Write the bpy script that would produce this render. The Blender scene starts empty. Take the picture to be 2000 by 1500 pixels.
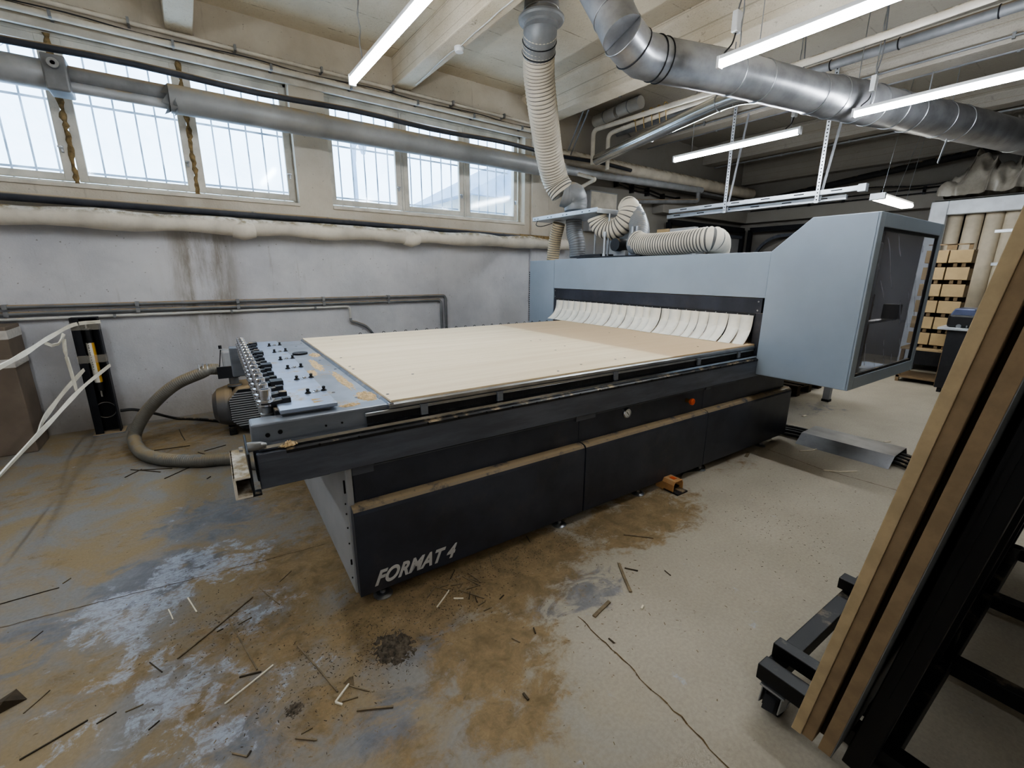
import bpy, math, random
import numpy as np
from mathutils import Vector, Matrix
random.seed(7)
S = bpy.context.scene
COL = S.collection
PI = math.pi

# ------------------------------------------------------------------ camera calibration
H = 1.5
FPX, YAW, PIT, ROL, WA = 858.918792, -0.591473692, 0.246454116, 0.00504187875, 0.0344825
_cz, _sz = math.cos(ROL), math.sin(ROL); _cx, _sx = math.cos(PIT), math.sin(PIT); _cy, _sy = math.cos(YAW), math.sin(YAW)
CAM = np.array([[_cz, -_sz, 0], [_sz, _cz, 0], [0, 0, 1]]) @ np.array([[1, 0, 0], [0, _cx, -_sx], [0, _sx, _cx]]) @ np.array([[_cy, 0, _sy], [0, 1, 0], [-_sy, 0, _cy]])
CW, SW = math.cos(WA), math.sin(WA)

def m2r(X, Y, Z=0.0):          # machine axes -> room axes
    return Vector((X * CW + Y * SW, -X * SW + Y * CW, Z))
def ray(px, py):
    v = CAM.T @ np.array([(px - 1000) / FPX, (py - 750) / FPX, 1.0])
    return m2r(v[0], v[2], -v[1])
def RZ(px, py, z):
    r = ray(px, py); t = (z - H) / r.z; return Vector((r.x * t, r.y * t, z))
def RY(px, py, y):
    r = ray(px, py); t = y / r.y; return Vector((r.x * t, y, r.z * t + H))
def RX(px, py, x):
    r = ray(px, py); t = x / r.x; return Vector((x, r.y * t, r.z * t + H))

# ------------------------------------------------------------------ materials
def srgb(c):
    return tuple(((v / 255) / 12.92 if v / 255 <= 0.04045 else ((v / 255 + 0.055) / 1.055) ** 2.4) for v in c)

class NT:
    def __init__(s, name):
        s.m = bpy.data.materials.new(name); s.m.use_nodes = True
        s.t = s.m.node_tree; s.t.nodes.clear()
        s.out = s.t.nodes.new('ShaderNodeOutputMaterial')
    def n(s, typ, **kw):
        x = s.t.nodes.new(typ)
        for k, v in kw.items(): setattr(x, k, v)
        return x
    def l(s, a, b): s.t.links.new(a, b)
    def val(s, sock, v):
        if hasattr(v, 'links') or hasattr(v, 'is_linked'): s.l(v, sock)
        else: sock.default_value = v
    def math(s, op, a, b=0.0, clamp=False):
        x = s.n('ShaderNodeMath', operation=op, use_clamp=clamp)
        s.val(x.inputs[0], a); s.val(x.inputs[1], b); return x.outputs[0]
    def mix(s, f, a, b):
        x = s.n('ShaderNodeMix', data_type='RGBA')
        s.val(x.inputs[0], f)
        for i, v in ((6, a), (7, b)):
            if isinstance(v, tuple): x.inputs[i].default_value = (*v[:3], 1)
            else: s.l(v, x.inputs[i])
        return x.outputs[2]
    def noise(s, scale, detail=4, rough=0.55, vec=None, dist=0.0):
        x = s.n('ShaderNodeTexNoise'); x.inputs['Scale'].default_value = scale
        x.inputs['Detail'].default_value = detail; x.inputs['Roughness'].default_value = rough
        x.inputs['Distortion'].default_value = dist
        if vec is not None: s.l(vec, x.inputs['Vector'])
        return x.outputs['Fac']
    def ramp(s, f, lo, hi):
        x = s.n('ShaderNodeMapRange', interpolation_type='SMOOTHSTEP')
        s.l(f, x.inputs[0]); x.inputs[1].default_value = lo; x.inputs[2].default_value = hi
        return x.outputs[0]
    def pos(s):
        if not hasattr(s, '_g'): s._g = s.n('ShaderNodeNewGeometry')
        return s._g
    def scaled(s, vec, sc):
        x = s.n('ShaderNodeMapping'); s.l(vec, x.inputs[0]); x.inputs['Scale'].default_value = sc; return x.outputs[0]
    def bsdf(s, col, rough=0.5, metal=0.0, bump=None, bs=0.3, bd=0.01, **kw):
        b = s.n('ShaderNodeBsdfPrincipled')
        if isinstance(col, tuple): b.inputs['Base Color'].default_value = (*col[:3], 1)
        else: s.l(col, b.inputs['Base Color'])
        s.val(b.inputs['Roughness'], rough); s.val(b.inputs['Metallic'], metal)
        for k, v in kw.items(): s.val(b.inputs[k.replace('_', ' ')], v)
        if bump is not None:
            bn = s.n('ShaderNodeBump'); bn.inputs['Strength'].default_value = bs; bn.inputs['Distance'].default_value = bd
            s.l(bump, bn.inputs['Height']); s.l(bn.outputs[0], b.inputs['Normal'])
        s.l(b.outputs[0], s.out.inputs[0]); return b

DUST = srgb((170, 152, 124))
def pm(name, rgb, rough=0.5, metal=0.0, var=0.12, scale=3.0, bump=0.0, bscale=60, dust=0.0, dcol=DUST, aniso=None, grime=0.0):
    t = NT(name)
    c = srgb(rgb)
    tc = t.n('ShaderNodeTexCoord').outputs['Object']
    v = t.scaled(tc, aniso) if aniso else tc
    nz = t.noise(scale, 5, 0.6, v)
    lo = tuple(x * (1 - var * 1.6) for x in c); hi = tuple(min(1, x * (1 + var)) for x in c)
    col = t.mix(t.ramp(nz, 0.3, 0.7), lo, hi)
    r = rough
    if grime > 0:
        g = t.ramp(t.noise(scale * 4, 8, 0.7, v), 0.52, 0.75)
        col = t.mix(t.math('MULTIPLY', g, grime), col, tuple(x * .45 for x in c))
    if dust > 0:
        sep = t.n('ShaderNodeSeparateXYZ'); t.l(t.pos().outputs['Normal'], sep.inputs[0])
        up = t.ramp(sep.outputs[2], 0.25, 0.85)
        dn = t.ramp(t.noise(9, 6, 0.7, tc), 0.62 - dust * .6, 0.8 - dust * .6)
        f = t.math('MULTIPLY', up, dn)
        side = t.math('MULTIPLY', t.ramp(t.noise(5, 8, 0.75, tc), 0.5, 0.8), 0.16 * dust)
        f = t.math('MAXIMUM', f, side)
        col = t.mix(f, col, dcol)
        r = t.math('MAXIMUM', rough, t.math('MULTIPLY', f, 0.9))
        if metal > 0: metal = t.math('MULTIPLY', t.math('SUBTRACT', 1.0, f), metal)
    bn = t.noise(bscale, 4, 0.6, v) if bump > 0 else None
    t.bsdf(col, r, metal, bn, bump, 0.004)
    return t.m

M = {}
def mk(k, *a, **kw): M[k] = pm(k, *a, **kw)
mk('machine_grey', (152, 165, 180), 0.42, 0, 0.05, 1.5, dust=0.12)
mk('panel_grey', (158, 160, 163), 0.5, 0, 0.08, 3, dust=0.2, grime=.15)
mk('machine_dark', (60, 64, 76), 0.36, 0.1, 0.18, 4, dust=0.5, grime=.2)
mk('machine_black', (32, 33, 38), 0.5, 0.0, 0.2, 5, dust=0.2)
mk('rail_grey', (100, 105, 117), 0.38, 0.35, 0.15, 3, dust=0.14, aniso=(1, 6, 6))
mk('beam_grey', (128, 133, 142), 0.4, 0.4, 0.12, 3, dust=0.06, aniso=(1, 4, 4))
mk('deck_grey', (150, 156, 166), 0.38, 0.45, 0.12, 5, dust=0.12, grime=.2)
mk('rack_plate', (178, 190, 212), 0.3, 0.55, 0.06, 4, dust=0.12, aniso=(1, 5, 1))
mk('chrome', (215, 217, 222), 0.14, 1.0, 0.06, 10)
mk('steel', (165, 168, 172), 0.35, 0.9, 0.12, 8, dust=.15)
mk('galvanised', (152, 153, 156), 0.36, 0.6, 0.16, 5, bump=.05, bscale=9, aniso=(1, 1, 1), grime=.15)
mk('bright_duct', (205, 205, 203), 0.2, 0.95, 0.08, 3)
mk('galv_light', (195, 200, 206), 0.4, 0.5, 0.08, 6)
mk('black_plastic', (22, 22, 24), 0.45, 0, 0.2, 8, dust=.1)
mk('black_rubber', (30, 30, 32), 0.75, 0, 0.2, 8, dust=.2)
mk('hose_cream', (206, 198, 182), 0.5, 0, 0.1, 3, dust=0.1, grime=.3)
mk('hose_rib', (92, 90, 88), 0.5, 0, 0.1, 3)
mk('hose_tan', (196, 178, 145), 0.5, 0, 0.1, 4, dust=.2)
mk('hose_grey', (138, 140, 143), 0.45, 0.2, 0.12, 4, dust=.2)
mk('hose_floor', (122, 120, 114), 0.5, 0.1, 0.12, 5, dust=0.4, dcol=srgb((142, 128, 104)))
mk('frame_paint', (214, 208, 196), 0.6, 0, 0.12, 5, bump=.2, bscale=40, grime=.35)
mk('pipe_cream', (220, 213, 200), 0.55, 0, 0.12, 4, bump=.15, bscale=20, dust=.35, dcol=srgb((150, 135, 108)), grime=.25)
mk('pipe_white', (205, 204, 200), 0.5, 0, 0.08, 4, dust=.2)
mk('pipe_dark', (62, 66, 76), 0.5, 0.2, 0.15, 5, dust=.6, dcol=srgb((168, 148, 118)))
mk('pipe_grey', (128, 130, 134), 0.5, 0.2, 0.15, 4, dust=.5, dcol=srgb((160, 142, 116)))
mk('pipe_jacket', (150, 152, 154), 0.45, 0.25, 0.12, 3, dust=.45, dcol=srgb((172, 156, 130)), grime=.2)
mk('pipe_light', (178, 182, 188), 0.4, 0.3, 0.1, 4, dust=.2)
mk('foam', (142, 120, 84), 0.9, 0, 0.3, 25, bump=.6, bscale=50, grime=.5)
mk('wood_board', (222, 206, 176), 0.55, 0, 0.03, 2, aniso=(1, 12, 1))
mk('dark_steel', (30, 32, 38), 0.5, 0.3, 0.2, 6, dust=.12)
mk('black_steel', (16, 16, 18), 0.45, 0.2, 0.25, 6, dust=.16, dcol=srgb((110, 100, 84)))
mk('cardboard', (118, 106, 94), 0.8, 0, 0.1, 4, grime=.15)
mk('tape_print', (196, 192, 186), 0.5, 0, 0.08, 30)
mk('mdf_core', (126, 106, 80), 0.75, 0, 0.08, 20, bump=.1, bscale=200)
mk('mdf_dark', (80, 66, 48), 0.8, 0, 0.1, 20, bump=.1, bscale=200)
mk('mdf_pale', (164, 144, 112), 0.7, 0, 0.08, 20)
mk('panel_face', (98, 98, 96), 0.6, 0, 0.1, 10)
mk('organiser_mdf', (170, 148, 112), 0.7, 0, 0.06, 6)
mk('roll_paper', (206, 196, 178), 0.8, 0, 0.06, 8, grime=.1)
mk('white_paint', (210, 216, 224), 0.5, 0.1, 0.08, 6, grime=.15)
mk('strap_white', (226, 222, 208), 0.6, 0, 0.05, 10)
mk('curtain_white', (238, 234, 222), 0.6, 0, 0.06, 9, grime=.12)
mk('orange', (214, 92, 44), 0.45, 0, 0.1, 8)
mk('ochre', (176, 142, 78), 0.6, 0, 0.15, 15, dust=.3)
mk('gold_yellow', (180, 152, 96), 0.6, 0, 0.1, 15)
mk('pedal_tan', (196, 152, 104), 0.6, 0, 0.1, 12, dust=.3)
mk('stick_wood', (124, 110, 88), 0.75, 0, 0.2, 20)
mk('stick_dark', (70, 60, 46), 0.8, 0, 0.2, 20)
mk('stick_pale', (226, 218, 198), 0.6, 0, 0.08, 20)
mk('sawdust', (206, 180, 140), 0.95, 0, 0.2, 60, bump=.8, bscale=180)
mk('sawdust_dark', (92, 84, 72), 0.95, 0, 0.4, 60, bump=.8, bscale=120)
mk('motor_grey', (96, 96, 98), 0.5, 0.1, 0.12, 6, dust=0.8, dcol=srgb((158, 138, 108)))
mk('cable_black', (28, 28, 30), 0.55, 0, 0.2, 8, dust=.2)
mk('plastic_sheet', (150, 145, 136), 0.35, 0, 0.2, 6, grime=.4)
mk('white_plastic', (222, 224, 226), 0.45, 0, 0.04, 6)
mk('logo_grey', (196, 197, 198), 0.5, 0, 0.04, 6)
mk('crack', (96, 78, 52), 0.95, 0, 0.3, 30)
mk('conduit_bracket', (150, 152, 155), 0.4, 0.6, 0.1, 9)
mk('hole_black', (6, 6, 7), 0.8, 0, 0.0, 1)
mk('printer_lid', (96, 104, 134), 0.3, 0.3, 0.1, 6)
mk('brass', (170, 130, 60), 0.35, 0.8, 0.1, 6)

def emis(name, rgb, st):
    t = NT(name); e = t.n('ShaderNodeEmission'); e.inputs[0].default_value = (*rgb, 1); e.inputs[1].default_value = st
    t.l(e.outputs[0], t.out.inputs[0]); M[name] = t.m
emis('tube_glow', (0.90, 0.95, 1.0), 44)
emis('lamp_glow', (1.0, 0.97, 0.86), 16)

def make_spoilboard():
    t = NT('spoilboard')
    tc = t.n('ShaderNodeTexCoord').outputs['Object']
    sep = t.n('ShaderNodeSeparateXYZ'); t.l(tc, sep.inputs[0])
    n1 = t.noise(1, 5, .7, t.scaled(tc, (0.5, 9, 1)))
    n2 = t.noise(2.2, 3, .6, tc)
    base = t.mix(t.ramp(n1, .35, .65), srgb((222, 203, 170)), srgb((233, 216, 186)))
    grad = t.ramp(t.math('ADD', sep.outputs[0], t.math('MULTIPLY', n2, .03)), 0.36, 0.42)
    col = t.mix(t.math('MULTIPLY', grad, .75), base, srgb((200, 170, 132)))
    line = t.math('GREATER_THAN', t.math('ABSOLUTE', t.math('SUBTRACT', t.math('FRACT', t.math('MULTIPLY', sep.outputs[1], 9.0)), .5)), .485)
    col = t.mix(t.math('MULTIPLY', line, t.math('MULTIPLY', n1, .22)), col, srgb((150, 130, 105)))
    t.bsdf(col, .6, 0, t.noise(160, 3), .05)
    M['spoilboard'] = t.m
make_spoilboard()

def make_wall():
    t = NT('wall_plaster')
    p = t.pos().outputs['Position']
    sep = t.n('ShaderNodeSeparateXYZ'); t.l(p, sep.inputs[0])
    x, y, z = sep.outputs
    n1 = t.noise(1.3, 6, .65, p); n2 = t.noise(7, 6, .7, p); ns = t.noise(3.0, 6, .7, t.scaled(p, (2.2, 2.2, .35)))
    cool = t.mix(t.ramp(n1, .3, .7), srgb((190, 191, 197)), srgb((214, 214, 218)))
    warm = t.mix(t.ramp(n1, .3, .7), srgb((196, 187, 172)), srgb((214, 207, 194)))
    zz = t.math('ADD', z, t.math('MULTIPLY', n2, .25))
    col = t.mix(t.ramp(zz, 1.95, 2.3), cool, warm)
    # brown runs under the windows
    dx = t.ramp(t.math('ABSOLUTE', t.math('SUBTRACT', x, 0.17)), .42, .12)
    dz = t.math('MULTIPLY', t.ramp(z, .45, 1.3), t.ramp(z, 1.98, 1.8))
    stain = t.math('MULTIPLY', t.math('MULTIPLY', dx, t.ramp(ns, .3, .62)), t.math('MAXIMUM', t.math('MULTIPLY', dz, .8), .3))
    col = t.mix(stain, col, srgb((126, 116, 98)))
    runs = t.math('MULTIPLY', t.ramp(t.noise(4.5, 5, .8, t.scaled(p, (3, 3, .22))), .58, .8), .35)
    col = t.mix(runs, col, srgb((110, 100, 86)))
    dirt = t.math('MULTIPLY', t.ramp(t.math('ADD', z, t.math('MULTIPLY', n2, .3)), .75, .1), .65)
    col = t.mix(dirt, col, srgb((128, 116, 96)))
    spk = t.ramp(t.noise(38, 2, .5, p), .72, .76)
    col = t.mix(t.math('MULTIPLY', spk, .55), col, srgb((92, 84, 72)))
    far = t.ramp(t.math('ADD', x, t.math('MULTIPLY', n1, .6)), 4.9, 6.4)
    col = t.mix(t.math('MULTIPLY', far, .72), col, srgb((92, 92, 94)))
    t.bsdf(col, .8, 0, t.math('ADD', n2, t.math('MULTIPLY', t.noise(60, 3, .6, p), .4)), .35, .012)
    M['wall'] = t.m
make_wall()

def make_ceiling():
    t = NT('ceiling_plaster')
    p = t.pos().outputs['Position']
    sep = t.n('ShaderNodeSeparateXYZ'); t.l(p, sep.inputs[0])
    x, y, z = sep.outputs
    n1 = t.noise(.9, 5, .6, p); n2 = t.noise(45, 3, .6, p)
    col = t.mix(t.ramp(n1, .3, .7), srgb((192, 180, 158)), srgb((214, 204, 184)))
    wob = t.math('MULTIPLY', t.noise(2.5, 4, .6, p), .035)
    fy = t.math('FRACT', t.math('ADD', t.math('MULTIPLY', y, 2.1), wob))
    ln = t.math('MULTIPLY', t.math('LESS_THAN', t.math('ABSOLUTE', t.math('SUBTRACT', fy, .5)), .012), t.ramp(t.noise(5, 5, .7, p), .42, .6))
    col = t.mix(t.math('MULTIPLY', ln, .7), col, srgb((106, 92, 72)))
    col = t.mix(t.math('MULTIPLY', t.ramp(n2, .6, .72), .35), col, srgb((128, 114, 92)))
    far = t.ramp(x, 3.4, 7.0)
    col = t.mix(t.math('MULTIPLY', far, .8), col, srgb((122, 121, 120)))  # greyer and darker with distance: the cooler far light put into the colour
    t.bsdf(col, .85, 0, n2, .55, .01)
    M['ceiling'] = t.m
    t = NT('beam_plaster')
    p = t.pos().outputs['Position']
    sep = t.n('ShaderNodeSeparateXYZ'); t.l(p, sep.inputs[0])
    x, y, z = sep.outputs
    n1 = t.noise(1.6, 5, .6, p); n2 = t.noise(60, 3, .6, p)
    col = t.mix(t.ramp(n1, .3, .7), srgb((196, 184, 162)), srgb((216, 206, 188)))
    col = t.mix(t.math('MULTIPLY', t.ramp(n2, .6, .7), .4), col, srgb((140, 124, 100)))
    crumb = t.math('MULTIPLY', t.ramp(t.noise(7, 6, .75, p), .6, .68), t.ramp(y, 4.6, 3.8))
    col = t.mix(t.math('MULTIPLY', crumb, .6), col, srgb((92, 78, 62)))
    col = t.mix(t.math('MULTIPLY', t.ramp(x, 4.4, 7.5), .75), col, srgb((128, 127, 126)))  # beams take the same painted far-end light tone along x
    lz = t.math('LESS_THAN', t.math('ABSOLUTE', t.math('SUBTRACT', t.math('FRACT', t.math('MULTIPLY', z, 9)), .5)), .03)
    col = t.mix(t.math('MULTIPLY', lz, .4), col, srgb((120, 108, 88)))
    t.bsdf(col, .85, 0, t.math('ADD', n2, t.noise(9, 5, .7, p)), .6, .012)
    M['beam'] = t.m
make_ceiling()

def make_floor():
    t = NT('dusty_concrete')
    p = t.pos().outputs['Position']
    sep = t.n('ShaderNodeSeparateXYZ'); t.l(p, sep.inputs[0])
    x, y, z = sep.outputs
    def blobs(lst, z=0):
        tot = None
        for (px, py, rx, ry, s) in lst:
            c = RZ(px, py, 0)
            dx = t.math('DIVIDE', t.math('SUBTRACT', x, c.x), rx); dy = t.math('DIVIDE', t.math('SUBTRACT', y, c.y), ry)
            d = t.math('ADD', t.math('MULTIPLY', dx, dx), t.math('MULTIPLY', dy, dy))
            v = t.math('MULTIPLY', t.math('SUBTRACT', 1.0, d, True), s)
            tot = v if tot is None else t.math('MAXIMUM', tot, v)
        return tot
    nb = t.noise(2.3, 8, .68, p, .6); nf = t.noise(9, 8, .72, p, .4); nm = t.noise(5, 8, .7, t.scaled(p, (1, 1.6, 1)), .8)
    ng = t.noise(70, 3, .6, p); nl = t.noise(.8, 4, .6, p)
    base = t.mix(t.ramp(nl, .3, .7), srgb((162, 155, 142)), srgb((178, 171, 157)))
    left = t.math('MULTIPLY', t.ramp(x, 1.4, .2), 1.0)
    base = t.mix(left, base, t.mix(t.ramp(nb, .38, .62), srgb((142, 126, 99)), srgb((132, 130, 128))))
    # bare blue-grey patches
    grey = blobs([(830, 1230, .34, .26, 1.1), (1140, 1140, .3, .3, .9), (760, 1400, .28, .2, .9), (420, 1010, .5, .42, .9), (300, 1130, .4, .34, 1.1), (480, 1450, .3, .2, .8),
                  (80, 1250, .5, .35, .7), (560, 985, .25, .3, .8), (60, 1020, .5, .4, .35), (1060, 1190, .2, .15, .8), (1600, 800, .6, .5, .6)])
    gm = t.ramp(t.math('ADD', grey, t.math('MULTIPLY', t.math('SUBTRACT', nm, .5), 2.6)), .5, .95)
    col = t.mix(t.math('MULTIPLY', gm, .8), base, t.mix(t.ramp(nf, .35, .65), srgb((94, 98, 108)), srgb((120, 123, 130))))
    # sawdust
    saw = blobs([(600, 1100, .42, .5, 1.1), (560, 1250, .36, .3, .9), (800, 1170, .55, .42, 1.35), (1000, 1110, .65, .42, 1.35), (1250, 1010, .75, .34, 1.25), (640, 1400, .3, .22, .75), (960, 1270, .42, .36, 1.2),
                 (440, 1360, .26, .2, .7), (1010, 1370, .32, .26, 1.05), (420, 1240, .3, .25, .75), (120, 1080, .5, .3, .5), (200, 1330, .35, .3, .55), (800, 1480, .35, .2, .6), (600, 960, .5, .6, .9), (330, 860, .9, .8, .8), (1430, 905, .5, .25, .5), (100, 960, .7, .6, .55)])
    sm = t.ramp(t.math('ADD', saw, t.math('MULTIPLY', t.math('SUBTRACT', t.math('ADD', t.math('MULTIPLY', nm, .6), t.math('MULTIPLY', t.noise(14, 7, .75, p, .6), .4)), .5), 3.6)), .4, .95)
    # white scraped paint
    wh = blobs([(260, 1190, .3, .3, 1.2), (380, 1110, .34, .26, 1.1), (480, 1090, .24, .2, 1.0), (350, 1360, .25, .3, 1.0), (270, 1290, .2, .25, .8), (520, 1190, .25, .2, .8), (580, 1300, .15, .12, .8), (130, 1430, .3, .2, .5), (400, 1440, .3, .2, .7)])
    wm = t.ramp(t.math('ADD', wh, t.math('MULTIPLY', t.math('SUBTRACT', nf, .5), 4.4)), .55, 1.0)
    brk = t.ramp(t.noise(26, 7, .8, t.scaled(p, (1, 1.7, 1)), 1.0), .4, .56)
    wm = t.math('MULTIPLY', wm, t.math('ADD', .22, t.math('MULTIPLY', brk, .78)))
    col = t.mix(t.math('MULTIPLY', wm, .8), col, srgb((170, 178, 194)))
    sm2 = t.math('MULTIPLY', sm, t.math('SUBTRACT', 1.0, t.math('MULTIPLY', wm, .55)))
    col = t.mix(t.math('MULTIPLY', sm2, .92), col, t.mix(t.ramp(nf, .3, .7), srgb((116, 98, 68)), srgb((154, 132, 98))))
    spk = t.math('MULTIPLY', t.ramp(t.noise(30, 4, .7, p), .66, .72), .55)
    col = t.mix(spk, col, srgb((84, 74, 60)))
    fine = t.ramp(ng, .3, .7)
    col = t.mix(t.math('MULTIPLY', fine, .13), col, srgb((60, 54, 46)))
    streak = t.noise(16, 6, .75, t.scaled(p, (1.0, 3.2, 1)), 1.2)
    col = t.mix(t.math('MULTIPLY', t.ramp(streak, .55, .72), t.math('ADD', .12, t.math('MULTIPLY', sm, .3))), col, srgb((92, 74, 50)))
    col = t.mix(t.math('MULTIPLY', t.ramp(t.noise(22, 6, .75, p, .8), .58, .7), t.math('MULTIPLY', wm, .6)), col, srgb((120, 116, 110)))
    hgt = t.math('ADD', t.math('MULTIPLY', nf, .5), t.math('MULTIPLY', t.noise(28, 6, .75, p), t.math('ADD', .25, t.math('MULTIPLY', sm, .7))))
    t.bsdf(col, t.math('SUBTRACT', .9, t.math('MULTIPLY', gm, .18)), 0, hgt, .45, .012)
    M['floor'] = t.m
make_floor()

def make_glass():
    t = NT('hazy_pane')
    tr = t.n('ShaderNodeBsdfTransparent'); tr.inputs[0].default_value = (.94, .97, 1, 1)
    tl = t.n('ShaderNodeBsdfTranslucent'); tl.inputs[0].default_value = (.9, .95, 1, 1)
    gl = t.n('ShaderNodeBsdfGlossy'); gl.inputs['Roughness'].default_value = .08
    a = t.n('ShaderNodeMixShader'); b = t.n('ShaderNodeMixShader')
    nz = t.noise(3, 5, .6, t.pos().outputs['Position'])
    t.l(t.math('MULTIPLY', t.ramp(nz, .3, .8), .22), a.inputs[0])
    t.l(tr.outputs[0], a.inputs[1]); t.l(tl.outputs[0], a.inputs[2])
    b.inputs[0].default_value = .04; t.l(a.outputs[0], b.inputs[1]); t.l(gl.outputs[0], b.inputs[2])
    t.l(b.outputs[0], t.out.inputs[0]); M['pane'] = t.m
    t = NT('smoked_glass')
    tc = t.n('ShaderNodeTexCoord').outputs['Object']
    tr = t.n('ShaderNodeBsdfTransparent'); tr.inputs[0].default_value = (.62, .63, .68, 1)
    gl = t.n('ShaderNodeBsdfGlossy'); gl.inputs['Roughness'].default_value = .06; gl.inputs[0].default_value = (.8, .85, .95, 1)
    df = t.n('ShaderNodeBsdfDiffuse'); df.inputs[0].default_value = (*srgb((190, 192, 206)), 1)
    wv = t.n('ShaderNodeTexWave', wave_type='RINGS', rings_direction='SPHERICAL'); wv.inputs['Scale'].default_value = 2.6
    wv.inputs['Distortion'].default_value = 2.2; wv.inputs['Detail'].default_value = 1; wv.inputs['Detail Scale'].default_value = 1.2
    t.l(tc, wv.inputs[0])
    sc = t.math('MULTIPLY', t.ramp(wv.outputs['Fac'], .95, 1.0), t.ramp(t.noise(2.6, 4, .6, tc), .48, .6))
    sm = t.math('MULTIPLY', t.ramp(t.noise(1.5, 4, .6, tc), .3, .75), .14)
    a = t.n('ShaderNodeMixShader'); b = t.n('ShaderNodeMixShader')
    t.l(t.math('ADD', t.math('MULTIPLY', sc, .45), t.math('ADD', sm, .14), True), a.inputs[0]); t.l(tr.outputs[0], a.inputs[1]); t.l(df.outputs[0], a.inputs[2])
    fr = t.n('ShaderNodeFresnel'); fr.inputs[0].default_value = 1.45
    t.l(fr.outputs[0], b.inputs[0]); t.l(a.outputs[0], b.inputs[1]); t.l(gl.outputs[0], b.inputs[2])
    t.l(b.outputs[0], t.out.inputs[0]); M['smoked'] = t.m
    t = NT('stretch_film')
    tr = t.n('ShaderNodeBsdfTransparent'); gl = t.n('ShaderNodeBsdfPrincipled'); gl.inputs['Base Color'].default_value = (.75, .7, .6, 1); gl.inputs['Roughness'].default_value = .25
    a = t.n('ShaderNodeMixShader'); a.inputs[0].default_value = .14; t.l(tr.outputs[0], a.inputs[1]); t.l(gl.outputs[0], a.inputs[2]); t.l(a.outputs[0], t.out.inputs[0]); M['film'] = t.m
make_glass()

def make_label():     # yellow and white printed tube label
    t = NT('tube_label')
    tc = t.n('ShaderNodeTexCoord').outputs['Object']
    sep = t.n('ShaderNodeSeparateXYZ'); t.l(tc, sep.inputs[0])
    col = t.mix(t.math('GREATER_THAN', sep.outputs[0], .012), srgb((222, 218, 208)), srgb((208, 160, 60)))
    t.bsdf(col, .5); M['tube_label'] = t.m
make_label()

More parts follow.
